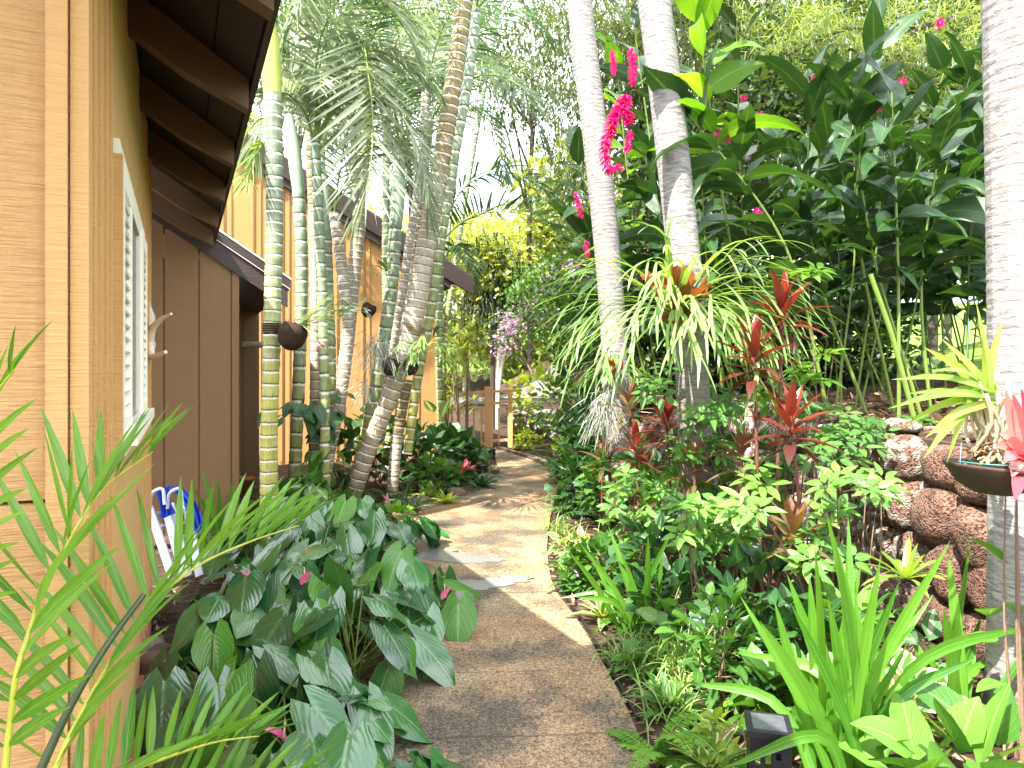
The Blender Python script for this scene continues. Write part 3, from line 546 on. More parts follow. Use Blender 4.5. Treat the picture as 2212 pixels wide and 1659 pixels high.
def gflower(o, pts, r=.028, n=None):
    q = spline(pts, 60); L = np.linalg.norm(np.diff(q, axis=0), axis=1).sum(); n = n or int(L * 420); i = rng.integers(0, 60, n); T = nrm(np.gradient(q, axis=0))[i]; d = nrm(np.cross(T, nrm(rng.normal(size=(n, 3))))); t = i / 59
    mb = MB(); leaves(mb, q[i], nrm(d + T * .55), r * 1.7 * (.55 + .6 * np.sin(np.pi * np.clip(t * .8 + .15, 0, 1))), r * .24, 'lance', 3, 2, .1, .5); tube(mb, q, r * .22, 5); return part('flower_spike', mb, L_RED, o)
def stag(name, label, c, n, L, m, label_cat='fern', dirs=None, droop=1.7, W=.018, group=None, shield=True, forks=2, el=(.0, 1.1), loc=None, side=None):
    o = thing(name, label, label_cat, c if loc is None else loc, group); mb = MB()
    az = U(-math.pi, math.pi, n) if dirs is None else rng.normal(dirs, 1.35, n); D = sph(az, U(el[0], el[1], n)); Ln = L * U(.6, 1.1, n); dr = droop * U(.5, 1.3, n)
    rn = U(0, 1, n); p, d = leaves(mb, A(c) + D * .03, D, Ln * .55, W * U(.8, 1.2, n), 'fork', 8, 2, dr * .5, .12, rnd=rn)
    for lv in range(forks):
        last = lv == forks - 1; npz, ndr = [], []; S = np.cross(d, nrm(rng.normal(size=(len(d), 3)) * .4 + A([0, -1, .3]))); S = nrm(S); rr2 = []
        for s in (-1, 1):
            k = nrm(d + S * s * U(.18, .42, (len(d), 1))); w_ = W * (.82 if lv == 0 else .6) * U(.8, 1.2, len(d))
            pp, dd = leaves(mb, p - d * .006, k, L * (.27 if lv == 0 else .2) * U(.6, 1.25, len(d)), w_, 'blade' if last else 'fork', 6, 2, U(.35, .9, len(d)), .1, rnd=rn); npz.append(pp); ndr.append(dd); rr2.append(rn)
        p, d, rn = np.concatenate(npz), np.concatenate(ndr), np.concatenate(rr2)
    part('frond', mb, m, o)
    if shield:
        sm = MB(); a = U(-3.14, 3.14, 9); leaves(sm, A(c) + rng.normal(0, .03, (9, 3)) + A([0, -.03, 0]), nrm(sph(a, U(.4, 1.3, 9)) + A([0, -.25, .2])), L * .34, L * .12, 'blade', 6, 4, .2, .5, .2, 2); part('shield_frond', sm, L_SHIELD, o)
    return o
def foliage(mb, c, rad, ncl, npc, L, W, clr, droop=.4, dirb=(0, 0, 0), nseg=2, prof='ovate', mi=0, sag=0):
    c, rad = A(c), A(rad); d = nrm(rng.normal(size=(ncl, 3))); cc = c + d * rad * (U(.35, 1, ncl)**.6)[:, None]
    p = np.repeat(cc, npc, 0) + rng.normal(0, clr, (ncl * npc, 3)) * A([1, 1, .7]); n = len(p)
    if sag: p[:, 2] -= np.abs(rng.normal(0, sag, n))
    leaves(mb, p, nrm(rng.normal(size=(n, 3)) + A(dirb)), L * U(.6, 1.3, n), W * U(.7, 1.3, n), prof, nseg, 1, droop, 0, rnd=np.clip(np.repeat(U(0, 1, ncl), npc) * .6 + U(0, .4, n), 0, 1), mi=mi); return cc
def tree(name, label, base, c, rad, m, ncl, npc, L, W, clr=.35, bark=None, r=.14, lean=None, group=None, droop=.4, dirb=(0, 0, 0), prof='ovate', nseg=2, sag=0, nb=7, extra=None):
    o = thing(name, label, 'tree', base, group); mb = MB(); cc = foliage(mb, c, rad, ncl, npc, L, W, clr, droop, dirb, nseg, prof, sag=sag); part('crown', mb, m, o)
    tk = MB(); f = A(c) - A([0, 0, A(rad)[2] * .55]); q = spline([base, (A(base) + f) / 2 + (A(lean) if lean is not None else rng.normal(0, .15, 3)), f, A(c)], 16); tube(tk, q, np.linspace(r, r * .45, 16), 9)
    for i in range(nb):
        e = cc[rng.integers(len(cc))]; s = q[rng.integers(8, 15)]; tube(tk, spline([s, (s + e) / 2 + rng.normal(0, .12, 3), e], 8), np.linspace(r * .4, r * .1, 8), 6)
    part('trunk', tk, bark or M_BARK, o); return o
for n_ in L_ANTH.node_tree.nodes:
    if n_.type == 'BSDF_PRINCIPLED': n_.inputs['Coat Weight'].default_value = .5; n_.inputs['Coat Roughness'].default_value = .18; n_.inputs['Specular IOR Level'].default_value = .9
# ---------------- lava rock terrace wall
m, N, O = mat('lava_rock'); ov = objv(N); n = noise(N, 7, 6, ov); r = N('Attribute', attribute_name='rnd').outputs['Fac']
vo = N('TexVoronoi', {'Vector': ov, 'Scale': 85.0}).outputs['Distance']; vo2 = noise(N, 55, 5, ov)
c = mixc(N, r, (.19, .10, .07), (.36, .21, .155)); c = mixc(N, ramp(N, n, (.4, (0, 0, 0)), (.65, (.8, .8, .8))), c, (.05, .028, .024))
c = mixc(N, ramp(N, vo2, (.42, (.85, .85, .85)), (.52, (0, 0, 0))), c, (.035, .018, .014))
li = N('SeparateXYZ', {0: N('NewGeometry').outputs['Position']}).outputs[1]
c = mixc(N, mth(N, 'MULTIPLY', ramp(N, noise(N, 14, 6, ov), (.47, (0, 0, 0)), (.56, (1, 1, 1))), N('MapRange', {0: li, 1: 4.1, 2: 4.7}).outputs[0]), c, (.50, .46, .40))
O(bsdf(N, c, .92, bump(N, mth(N, 'MULTIPLY_ADD', vo, -.8, mth(N, 'MULTIPLY', vo2, 1.2)), 1.0, .016), .25)); M_LAVA = m
def blob(mb, c, rad, ns=18, amp=.16, rnd=None, mi=0):
    th = np.linspace(0, math.pi, ns // 2 + 4); ph = np.linspace(0, 2 * math.pi, ns + 4); d = np.stack([np.sin(th)[:, None] * np.cos(ph), np.sin(th)[:, None] * np.sin(ph), np.cos(th)[:, None] * np.ones_like(ph)], -1)
    q = 1 + sum(amp / (k + 1) * np.sin(d @ (rng.normal(size=3) * (1.6 + 1.5 * k)) + U(0, 6)) for k in range(5)); d2 = np.sign(d) * np.abs(d)**.9
    mb.add(A(c) + d2 * q[..., None] * A(rad), grid_q(*d.shape[:2])[:, ::-1], rnd=U(0, 1) if rnd is None else rnd, mi=mi)
lw = thing('lava_rock_wall', 'reddish brown lava rock retaining wall holding up the terrace', 'wall', (2.4, 3.5, 0))
mb = MB(); yy = np.linspace(1.2, 9.0, 40); xw = xwall(yy) + .16
V = np.stack([np.stack([xw, yy, yy * 0 - .1], -1), np.stack([xw + .02, yy, yy * 0 + 1.16], -1), np.stack([xw + .3, yy, yy * 0 + 1.18], -1)], 1); mb.add(V, grid_q(40, 3)); part('mortar', mb, plain('dark_mortar', (.045, .03, .024), .95, .4, 20, .6), lw, smooth=False)
zr = 0.14; row = 0
while zr < 1.2:
    y = 2.2 + .17 * (row % 2); hgt = U(.26, .34)
    while y < (7.4 if row > 1 else 6.0):
        wd = U(.26, .44); mb = MB(); blob(mb, (xwall(y) + .12 + U(-.02, .05), y + wd / 2, zr + U(-.02, .02)), (.16, wd * .53, hgt * .56), 20, .10); part('rock', mb, M_LAVA, lw); y += wd
    zr += hgt * .92; row += 1
cap = MB(); yy = np.linspace(2.2, 7.6, 60); 
for i in range(26): y = U(2.4, 7.4); blob(cap, (xwall(y) + U(.15, .45), y, 1.2 + U(-.03, .03)), (U(.08, .16), U(.1, .22), U(.04, .07)), 10, .15)
part('coping', cap, M_LAVA, lw)
# ---------------- the pale palms
def fr(c, n, L, a0, a1, e0=.2, e1=1.2, droop=1.6, **kw): return dict(c=c, az=U(a0, a1, n), el=U(e0, e1, n), L=L * U(.8, 1.15, n), droop=droop, **kw)
def palepalm(label, pts, r, m, s=.036, flare=.35, crownkw=None, bulge=.012, group='white-barked palms along the right bed'):
    q = [P(*p) for p in pts]; q[0][2] = 0; o = thing('palm_tree', label, 'palm tree', q[0], group)
    top = q[-1] + (q[-1] - q[-2]) / np.linalg.norm(q[-1] - q[-2]) * 1.1; q.append(top); ptrunk(o, q, r, s, m, 18, bulge, .35, flare=flare)
    if crownkw: crown(o, m=L_PALMD, nl=38, ll=.5, lw=.02, hang=.7, r=.02, **fr(top, *crownkw))
    return o
palepalm('stout white-barked palm trunk running up the right edge, shaded bowl hung on it', [(2226, 1574, 3.1), (2222, 1200, 3.1), (2218, 700, 3.12), (2211, 200, 3.1), (2206, -100, 3.05)], [.155, .15, .15, .148], T_WHITER, .05, .25, (4, 2.0, -1.0, 1.0))
palepalm('white palm trunk leaning left with a big staghorn fern tied round it', [(1508, 1290, 4.9), (1500, 900, 4.9), (1481, 600, 4.9), (1455, 350, 4.9), (1432, 150, 4.9), (1405, -60, 4.9)], [.12, .116, .115, .115, .112], T_WHITE, .04, .3, (6, 2.2, -1.1, 1.9))
palepalm('slimmer whitish palm trunk behind the red ginger flowers', [(1350, 1143, 7.), (1335, 900, 7.), (1320, 640, 7.), (1290, 330, 7.), (1262, 100, 7.), (1246, -60, 7.)], [.135, .13, .128, .125], T_WHITED, .045, .2, (6, 2.3, -1.0, 2.2))
# ---------------- ringed clump palms
def ringpalm(label, pts, r, m, s=.105, shaft=None, sh_r=1.15, fronds=None, n=14, bulge=.08, extend=0, fk=None):
    q = [P(*p) for p in pts]; o = thing('ringed_palm', label, 'palm tree', q[0] * A([1, 1, 0]), 'ringed palms clumped beside the house')
    if pts[0][1] > 1040: q[0][2] = -.02
    if extend: q.append(q[-1] + nrm(q[-1] - q[-2]) * extend)
    ptrunk(o, q, r, s, m, n, bulge); top = q[-1]
    if shaft:
        sq = [P(*p) for p in shaft]; mb = MB(); k = np.linspace(0, 1, 16); tube(mb, spline([top - nrm(sq[0] - q[-2]) * .02] + sq, 16), np.atleast_1d(r)[-1] * (1.02 + (sh_r - 1) * np.sin(np.pi * np.clip(k * 1.1, 0, 1)) - .35 * k**2), 12); part('crownshaft', mb, M_SHAFT if shaft[0][1] > 250 else M_SHAFTY, o); top = sq[-1]
    if fronds: crown(o, **{**dict(m=[L_PALMD, L_PALE][int(U(0, 1) < .55)], nl=28, ll=.54, lw=.0125, hang=.4, jit=.08, r=.014), **(fk or {})}, **fr(top, *fronds))
    return o
M_SHAFT = plain('waxy_crownshaft', (.30, .38, .30), .4, .35, 4, .1); M_SHAFTY = plain('yellow_green_crownshaft', (.34, .40, .08), .4, .3, 4, .1)
M_SHAFT.node_tree.nodes['Principled BSDF'].inputs['Roughness'].default_value = .4
p1 = ringpalm('nearest ringed palm, green above and yellowish below, coconut planter tied to it', [(584, 1187, 6.2), (581, 1000, 6.2), (588, 700, 6.2), (593, 400, 6.2), (589, 200, 6.2)], [.085, .072, .074, .072, .078], T_GREEN, .118, [(583, 120, 6.2), (570, 20, 6.2), (556, -90, 6.2)], 1.25, (4, 1.9, -1.2, 1.7, .7, 1.3, 1.5))
p2 = ringpalm('second ringed palm just right of the planter palm, with a chalky green crownshaft', [(633, 1112, 7.6), (640, 950, 7.6), (648, 760, 7.6), (652, 560, 7.6), (645, 410, 7.6)], [.07, .066, .066, .066], T_TEAL, .15, [(637, 340, 7.6), (626, 250, 7.6)], 1.2, (4, 2.0, -1.6, 1.8, .7, 1.4, 1.5))
p3 = ringpalm('tall palm leaning right across the clump, white rings and a mottled base', [(752, 1104, 7.9), (800, 960, 7.9), (845, 850, 7.9), (887, 720, 7.9), (915, 560, 7.9), (937, 440, 7.9), (967, 260, 7.9), (990, 100, 7.9), (1012, -80, 7.9)], [.09, .095, .11, .10, .095, .09], T_TAN, .12, None, 1, (5, 2.3, -3, 3, .3, 1.2, 1.6), extend=.7)
ringpalm('grey-brown ringed palm leaning behind the chalky green one', [(700, 985, 8.2), (725, 880, 8.2), (745, 780, 8.2), (762, 620, 8.2), (775, 490, 8.2), (785, 330, 8.2)], .078, T_GREY, .09, [(788, 240, 8.2), (790, 120, 8.2)], 1.2, (3, 2.0, -1.8, 2.0, .6, 1.3, 1.6))
ringpalm('olive ringed palm half hidden behind the chalky one', [(676, 1010, 8.3), (680, 850, 8.3), (681, 700, 8.3), (676, 450, 8.3), (668, 250, 8.3), (660, 60, 8.3)], .058, T_TAN, .11, None, 1, (2, 1.8, -1.8, 2.0, .6, 1.3, 1.5))
ringpalm('green ringed palm in the middle of the clump with a tall green crownshaft', [(770, 1030, 8.4), (800, 900, 8.4), (825, 760, 8.4), (845, 620, 8.4), (855, 480, 8.4)], .078, T_TEAL, .13, [(860, 420, 8.4), (862, 310, 8.4)], 1.15, (3, 1.9, -1.6, 1.9, .7, 1.4, 1.6))
ringpalm('thin grey palm stem behind the leaning palm', [(822, 960, 9.2), (845, 760, 9.2), (868, 640, 9.2), (885, 520, 9.2), (908, 380, 9.2), (920, 200, 9.2)], .055, T_GREY, .08, None, 1, (2, 1.8, -1.6, 1.9, .6, 1.3, 1.6))
ringpalm('thinnest palm stem of the clump, banded olive and white', [(800, 1010, 9.4), (838, 820, 9.4), (876, 660, 9.4), (897, 540, 9.4), (912, 420, 9.4), (930, 260, 9.4)], .05, T_TAN, .09, None, 1, (2, 1.8, -1.4, 1.9, .6, 1.3, 1.6))
ringpalm('pale green palm stem with a chalky top in front of the ochre wall', [(712, 960, 7.9), (713, 760, 7.9), (708, 620, 7.9), (704, 500, 7.9)], .064, T_TEAL, .15, [(700, 430, 7.9), (690, 330, 7.9)], 1.2, (3, 1.7, -1.6, 1.8, .8, 1.4, 1.6))
ringpalm('smooth green palm culm close behind the leaning palm', [(880, 980, 8.3), (905, 800, 8.3), (927, 690, 8.3), (944, 580, 8.3), (975, 380, 8.3), (1010, 180, 8.3), (1030, 20, 8.3)], .056, T_TEAL, .2, None, 1, (3, 1.9, -1.6, 1.9, .6, 1.3, 1.6))
ringpalm('mottled white palm stem low in the clump among climbing vines', [(690, 1080, 7.8), (712, 980, 7.8), (738, 850, 7.8), (752, 720, 7.8), (738, 580, 7.8), (722, 460, 7.8)], .062, T_GREY, .1, None, 1, (2, 1.6, -1.4, 1.9, .8, 1.3, 1.5))
ringpalm('dark ringed palm stem with aerial roots at the back of the clump', [(845, 1050, 8.6), (860, 930, 8.6), (872, 860, 8.6), (880, 820, 8.6)], .07, T_TAN, .07)
def vf(parent, pts, **kw): frond(parent, [P(*p) for p in pts], **{**dict(m=L_PALMD, rm=M_STEM, nl=44, ll=.5, lw=.018, hang=.7, r=.014), **kw})
for q_ in ([(591, 250, 6.2), (565, 255, 6.2), (535, 285, 6.15), (515, 345, 6.1)], [(590, 290, 6.2), (570, 310, 6.2), (548, 345, 6.15), (535, 400, 6.1)]): vf(p1, q_, m=L_ORCH, ll=.34, lw=.011, nl=22, hang=.5, t0=.2)
pc = thing('palm_tree', 'pale-fronded palm arching over the middle of the clump', 'palm tree', P(700, 1060, 7.1) * A([1, 1, 0]))
ptrunk(pc, [P(704, 1120, 7.1), P(700, 800, 7.1), P(690, 500, 7.1), P(680, 300, 7.1)], .05, .12, T_TEAL, 10)
vf(pc, [(682, 290, 7.1), (720, 130, 6.9), (770, 75, 6.7), (797, 170, 6.5), (805, 290, 6.4), (795, 390, 6.3), (762, 490, 6.3)], m=L_PALE, ll=.85, lw=.0150, hang=.10, vee=-.02, fwd=.62, jit=.05, rm=M_STEM, t0=.30, nl=40)
for q_ in ([(684, 310, 7.1), (730, 230, 7), (820, 215, 6.8), (890, 290, 6.7), (925, 410, 6.6)], [(682, 330, 7.1), (650, 230, 7), (610, 200, 6.8), (575, 250, 6.7), (555, 330, 6.7)], [(690, 320, 7.1), (760, 270, 7.3), (850, 290, 7.4), (905, 380, 7.4), (930, 480, 7.4)], [(684, 300, 7.1), (700, 60, 6.8), (760, -30, 6.6), (840, 10, 6.5), (900, 110, 6.5)]): vf(pc, q_, m=L_PALE, ll=.7, lw=.0145, hang=.3, vee=.1, fwd=.6, nl=42, t0=.25, jit=.06)
vf(pc, [(680, 300, 7.1), (690, 150, 7), (705, 20, 6.9), (680, -40, 6.8), (640, 20, 6.7), (610, 110, 6.7)], m=L_PALE, ll=.5, hang=1.5, vee=.1)
vf(pc, [(684, 300, 7.1), (740, 190, 7), (800, 110, 6.8), (880, 140, 6.7), (950, 210, 6.7)], m=L_PALE, ll=.5, hang=1.0, vee=.2)
vf(pc, [(680, 310, 7.1), (640, 190, 7), (600, 130, 6.9), (560, 160, 6.8), (530, 250, 6.8)], m=L_PALE, ll=.42, hang=.8, vee=.2)
vf(pc, [(683, 300, 7.1), (715, 150, 7.2), (745, 20, 7.2), (800, -60, 7.2), (880, -40, 7.2)], ll=.55, hang=1.2)
bc = thing('palm_tree', 'darker palm with fronds arching over the path beyond the clump', 'palm tree', P(1000, 1000, 11.5) * A([1, 1, 0]))
ptrunk(bc, [P(960, 1010, 11.5), P(948, 800, 11.5), P(955, 500, 11.5), P(968, 250, 11.5)], .06, .12, T_TEAL, 10)
for pts, kw in (([(968, 250, 11.5), (1000, 150, 10.5), (1080, 165, 9.5), (1140, 230, 9), (1185, 335, 9)], dict(ll=.75, hang=1.1, nl=46)),
                ([(966, 260, 11.5), (1000, 120, 11), (1060, 40, 10.5), (1130, 30, 10), (1190, 90, 10)], dict(ll=.7, hang=1.0)),
                ([(955, 520, 11.5), (1000, 480, 11.3), (1070, 458, 11), (1150, 468, 11), (1240, 540, 11)], dict(ll=.75, hang=.3, fwd=.5, vee=.5)),
                ([(957, 480, 11.5), (1010, 400, 11.5), (1080, 370, 11.5), (1150, 390, 11.5), (1210, 440, 11.5)], dict(ll=.8, hang=.7)),
                ([(962, 300, 11.5), (990, 240, 11), (1040, 240, 10.6), (1075, 300, 10.5), (1090, 390, 10.5)], dict(ll=.6, hang=1.0)),
                ([(962, 400, 11.5), (930, 330, 11), (890, 330, 10.6), (860, 390, 10.5), (850, 470, 10.5)], dict(ll=.6, hang=1.0)),
                ([(958, 560, 11.5), (985, 530, 11.2), (1010, 560, 11), (1030, 620, 11)], dict(ll=.5, hang=1.0)),
                ([(962, 330, 11.5), (920, 200, 11.3), (860, 150, 11), (800, 180, 11)], dict(ll=.7, hang=1.0)),
                ([(968, 250, 11.5), (1010, 60, 11.3), (1040, -40, 11), (1100, -60, 11)], dict(ll=.7, hang=1.0))): vf(bc, pts, **kw)
for (u, v, Y, n_, L_, col, lab) in ((840, 40, 10.5, 8, 2.2, L_PALE, 'pale feathery palm crown behind the clump'), (1010, 150, 15.0, 9, 2.6, L_PALE, 'far palm with pale feathery fronds over the gate'), (700, -10, 10.0, 6, 2.1, L_PALMD, 'dark feathery palm crown behind the nearest ringed palm'), (1090, -60, 15.5, 8, 2.8, L_PALMD, 'far palm with fronds hanging into the top of the sky gap')):
    b_ = A([*P(u if u < 900 else 925, 0, Y)[:2], 0]); t_ = P(u, v, Y); o = thing('palm_tree', lab, 'palm tree', b_); ptrunk(o, [b_, (b_ + t_) / 2 + A([-.05, 0, 0]), t_], .055, .12, T_TEAL, 9); crown(o, t_, U(-3.1, 3.1, n_), U(.1, 1.2, n_), L_ * U(.8, 1.1, n_), 1.5, m=col, nl=36, ll=.62, lw=.015, hang=.7, r=.016)
# ---------------- areca in the left foreground
ap = thing('areca_palm', 'young areca palm arching in front of the house corner', 'palm', (-.85, .95, 0))
def af(pts, **kw): frond(ap, [P(*p) for p in pts], **{**dict(m=L_ARECA, rm=M_STEMY, nl=26, ll=.30, lw=.0105, hang=.25, r=.0065, fwd=.62, vee=.35, jit=.05, tip=.45), **kw})
af([(60, 1860, 1.15), (120, 1659, 1.2), (187, 1519, 1.27), (247, 1419, 1.34), (317, 1319, 1.42), (417, 1229, 1.5), (533, 1173, 1.6), (645, 1135, 1.7)], nl=21, t0=.18, vee=1.0, fwd=.75, ll=.27)
af([(0, 1800, 1.05), (20, 1573, 1.08), (43, 1423, 1.1), (60, 1373, 1.12), (97, 1266, 1.15), (127, 1213, 1.18), (165, 1140, 1.2), (215, 1065, 1.24), (330, 975, 1.3)], nl=17, vee=.7, fwd=.8, t0=.2, ll=.24)
af([(-110, 1500, 1.0), (-90, 1300, 1.0), (-70, 1120, 1.0), (-50, 960, 1.0), (-10, 850, 1.0), (30, 800, 1.0)], nl=14, ll=.17, vee=.5, lw=.007)
af([(40, 1900, 1.2), (130, 1760, 1.25), (230, 1690, 1.3), (350, 1640, 1.4), (480, 1600, 1.5), (560, 1590, 1.55)], nl=15, ll=.2, vee=.7, t0=.2, hang=.1, lw=.010)
af([(100, 1950, 1.3), (250, 1820, 1.35), (400, 1750, 1.4), (560, 1710, 1.5), (640, 1700, 1.5)], nl=14, ll=.2, vee=.7, t0=.2, hang=.1, lw=.010)
mb = MB(); tube(mb, spline([P(70, 1700, 1.1), P(160, 1510, 1.15), P(240, 1380, 1.2), P(312, 1283, 1.25)], 20), np.linspace(.0075, .005, 20), 7); part('cut_stalk', mb, M_STEMD, ap, label='dark bare cut stalk')
mb = MB(); 
for b in ((60, 1860, 1.15), (0, 1800, 1.05), (-90, 1500, 1.0), (40, 1900, 1.2), (100, 1950, 1.3)): tube(mb, spline([A([-.85, .95, 0]) + rng.normal(0, .03, 3) * A([1, 1, 0]), (P(*b) + A([-.85, .95, .0])) / 2, P(*b)], 8), .009, 6)
part('stem', mb, M_STEMY, ap)
# ---------------- anthurium bed
for u, v, n, rad, h, lab in ((610, 1640, 24, .42, .42, 'nearest anthurium, broad dark leaves reaching over the bottom of the path'), (480, 1560, 15, .38, .38, 'anthurium low by the house footing rocks'),
        (750, 1460, 24, .44, .50, 'anthurium with big silvery-lit leaves leaning over the path edge'), (560, 1400, 20, .45, .48, 'anthurium with a large pointed leaf beside the mossy rock'), (840, 1360, 22, .46, .52, 'anthurium whose leaves hang over the wet patch of path'),
        (680, 1300, 22, .45, .52, 'anthurium in the middle of the bed holding a tall pink flower'), (560, 1270, 14, .42, .45, 'anthurium behind the tip of the areca frond'), (760, 1215, 20, .46, .50, 'anthurium at the back of the bed below the leaning palm'),
        (850, 1195, 14, .36, .42, 'small-leaved anthurium at the bend of the path'), (640, 1195, 16, .42, .45, 'farthest anthurium at the foot of the ringed palms'), (680, 1765, 20, .42, .38, 'anthurium cut off by the bottom of the picture')):
    b = G(u, v); last = anthurium(b, int(n * 1.25), rad, h, lab, L=.295)
    for q in {'nearest': [(612, 1600, 2.55, -1)], 'anthurium i': [(660, 1258, 3.6, .6)], 'anthurium behind': [(535, 1252, 4.0, -1)], 'anthurium whose': [(962, 1290, 4.1, .5), (897, 1247, 4.5, 1)], 'small-leaved': [(836, 1085, 6.0, -.5)]}.items():
        if lab.startswith(q[0]):
            for (fu, fv, fy, tl) in q[1]: anthflower(last, P(fu, fv, fy), b, tl)
# ---------------- ginger thicket on the terrace
def tz(x, y): return float(gz(x, y))
def gl(base_uvY, mid, top, n, label, az=.3, t0=.35, **kw):
    b = P(*base_uvY); t = P(*top); mm = P(*mid) - (b + t) / 2; return ginger(b, t, n, label, az=az, lean=mm, t0=t0, **kw)
g1 = gl((1942, 905, 4.9), (1940, 600, 4.9), (1926, 200, 4.85), 15, 'straight yellow-green ginger cane in front of the thicket', .2, .42)
g2 = gl((1792, 905, 5.1), (1690, 520, 5.0), (1478, 235, 4.9), 16, 'ginger cane leaning far left across the thicket', .9, .35, L=.66, W=.1)
g3 = gl((1990, 900, 5.1), (1880, 520, 5.1), (1835, 180, 5.0), 14, 'ginger cane crossing behind the straight one', .5, .45)
g4 = gl((1870, 890, 5.5), (1760, 560, 5.4), (1745, 150, 5.3), 14, 'ginger cane curving left behind the red ti plants', .1, .4)
g5 = gl((2010, 890, 5.2), (1990, 640, 5.2), (2040, 250, 5.1), 13, 'ginger cane next to the right-hand palm trunk', .4, .45)
g6 = gl((1690, 880, 5.6), (1610, 500, 5.5), (1590, 60, 5.3), 15, 'ginger cane with tall upright leaves near the staghorn palm', .6, .45)
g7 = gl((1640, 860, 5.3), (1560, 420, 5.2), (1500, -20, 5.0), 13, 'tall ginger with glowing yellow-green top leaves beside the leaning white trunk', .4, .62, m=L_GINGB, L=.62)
g8 = gl((1930, 890, 5.7), (1850, 420, 5.6), (1905, 40, 5.4), 13, 'tall ginger with a bright tapering leaf at its tip', 0, .5)
c1 = thing('cut_ginger_cane', 'cut ginger cane slanting beside the straight cane', 'cane', P(1975, 900, 4.8)); mb = MB(); tube(mb, spline([P(1975, 905, 4.8), P(1925, 720, 4.8), P(1880, 592, 4.8)], 16), .017, 9); part('stalk', mb, M_STEM, c1); mb = MB(); lathe(mb, P(1880, 591, 4.8), [(.0001, .002), (.0165, .002)], 12); part('cut_face', mb, M_CREAM, c1)
DEEP = 'tall ginger lost in the dark thicket on the terrace'
for i in range(60):
    y = U(5.4, 9.5); x = U(2.65, 6.4) * (.75 + .05 * y); x = max(x, 2.6 + max(0, 6.5 - y) * .12); z = tz(x, y); hh = U(2.3, 3.3)
    ginger((x, y, z), (x + rng.normal(-.25, .55), y + rng.normal(-.3, .35), z + hh), 15, DEEP, L=.62, W=.095, t0=.34, r=.011)
for i, (u, v, Y, tu, tv) in enumerate([(1420, 820, 8.6, 1330, 120), (1400, 830, 8.3, 1240, 330), (1450, 830, 8.0, 1370, 60), (1390, 830, 9.0, 1260, 480), (1480, 830, 8.2, 1400, 300), (1520, 830, 7.8, 1420, 420), (1410, 830, 8.8, 1300, 560), (1560, 840, 7.5, 1510, 250)]):
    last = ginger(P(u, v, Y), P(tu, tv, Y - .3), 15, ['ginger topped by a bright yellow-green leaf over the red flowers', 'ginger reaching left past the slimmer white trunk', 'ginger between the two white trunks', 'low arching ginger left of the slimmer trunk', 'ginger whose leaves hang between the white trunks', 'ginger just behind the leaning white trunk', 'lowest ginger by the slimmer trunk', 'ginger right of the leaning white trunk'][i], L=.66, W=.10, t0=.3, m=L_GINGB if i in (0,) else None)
    if i == 1: gA = last
    if i == 0: gB = last
def gf(o, pts, r=.03): gflower(o, [P(*p) for p in pts], r)
gf(gB, [(1365, 188, 6.4), (1368, 150, 6.4), (1362, 108, 6.4)], .034); gf(gB, [(1327, 165, 6.4), (1325, 140, 6.4), (1322, 112, 6.4)], .026)
gf(gB, [(1352, 205, 6.3), (1335, 235, 6.3), (1318, 280, 6.3), (1306, 330, 6.3), (1318, 368, 6.3), (1342, 362, 6.3)], .044); gf(gB, [(1354, 205, 6.3), (1352, 240, 6.3), (1358, 265, 6.3)], .05)
gf(gB, [(1362, 280, 6.3), (1358, 310, 6.3), (1354, 330, 6.3)], .03); gf(gA, [(1298, 195, 7.2), (1300, 225, 7.2)], .03); gf(gA, [(1244, 415, 7.6), (1256, 470, 7.6)], .028); gf(gA, [(1266, 520, 7.6), (1270, 555, 7.6)], .028)
gf(g6, [(1540, 305, 5.2), (1562, 290, 5.2), (1578, 300, 5.2)], .035); gf(g6, [(1495, 295, 5.4), (1520, 310, 5.4)], .03); gf(g4, [(1640, 240, 5.4), (1655, 265, 5.4)], .03); gf(g4, [(1758, 165, 5.6), (1766, 215, 5.6)], .03)
gf(g2, [(1622, 478, 5.3), (1640, 455, 5.3)], .03); gf(g8, [(1942, 190, 5.5), (1950, 170, 5.5)], .026); gf(g8, [(2022, 65, 6), (2034, 45, 6)], .03); gf(g3, [(1893, 225, 5.6), (1905, 240, 5.6)], .024); gf(g6, [(1600, 205, 5.8), (1612, 215, 5.8)], .022)
# ---------------- staghorn ferns and tree-borne plants
sg = stag('staghorn_fern', 'huge staghorn fern with drooping forked fronds on the leaning white trunk', P(1462, 685, 4.72), 80, 1.08, L_STAG, W=.0145, droop=1.6, dirs=-1.75, forks=2)
s2 = MB(); leaves(s2, P(1490, 665, 4.74) + rng.normal(0, .03, (10, 3)), nrm(A([0, -.25, 1]) + rng.normal(0, .35, (10, 3))), .17, .035, 'blade', 7, 4, .1, .6, .25, 2); part('shield_frond', s2, L_SHIELD, sg)
stag('staghorn_fern', 'smaller staghorn fern with rusty base on the slimmer white trunk', P(1325, 800, 6.8), 18, .5, L_STAG, W=.016, droop=2.0, dirs=-1.6)
stag('staghorn_fern', 'grey-green staghorn fern among the clump palms', P(762, 672, 7.4), 22, .36, L_STAGG, W=.022, droop=1.2, dirs=-2.2, forks=1, shield=False)
stag('staghorn_fern', 'staghorn fern hanging from the coconut shells on the leaning palm', P(912, 765, 7.6), 16, .62, L_STAG, W=.018, droop=2.3, dirs=-.8, shield=False)
stag('staghorn_fern', 'small pale-leaved fern high on a clump palm', P(838, 590, 8.0), 9, .3, L_STAGG, W=.02, droop=1.0, dirs=-1.6, forks=1, shield=False)
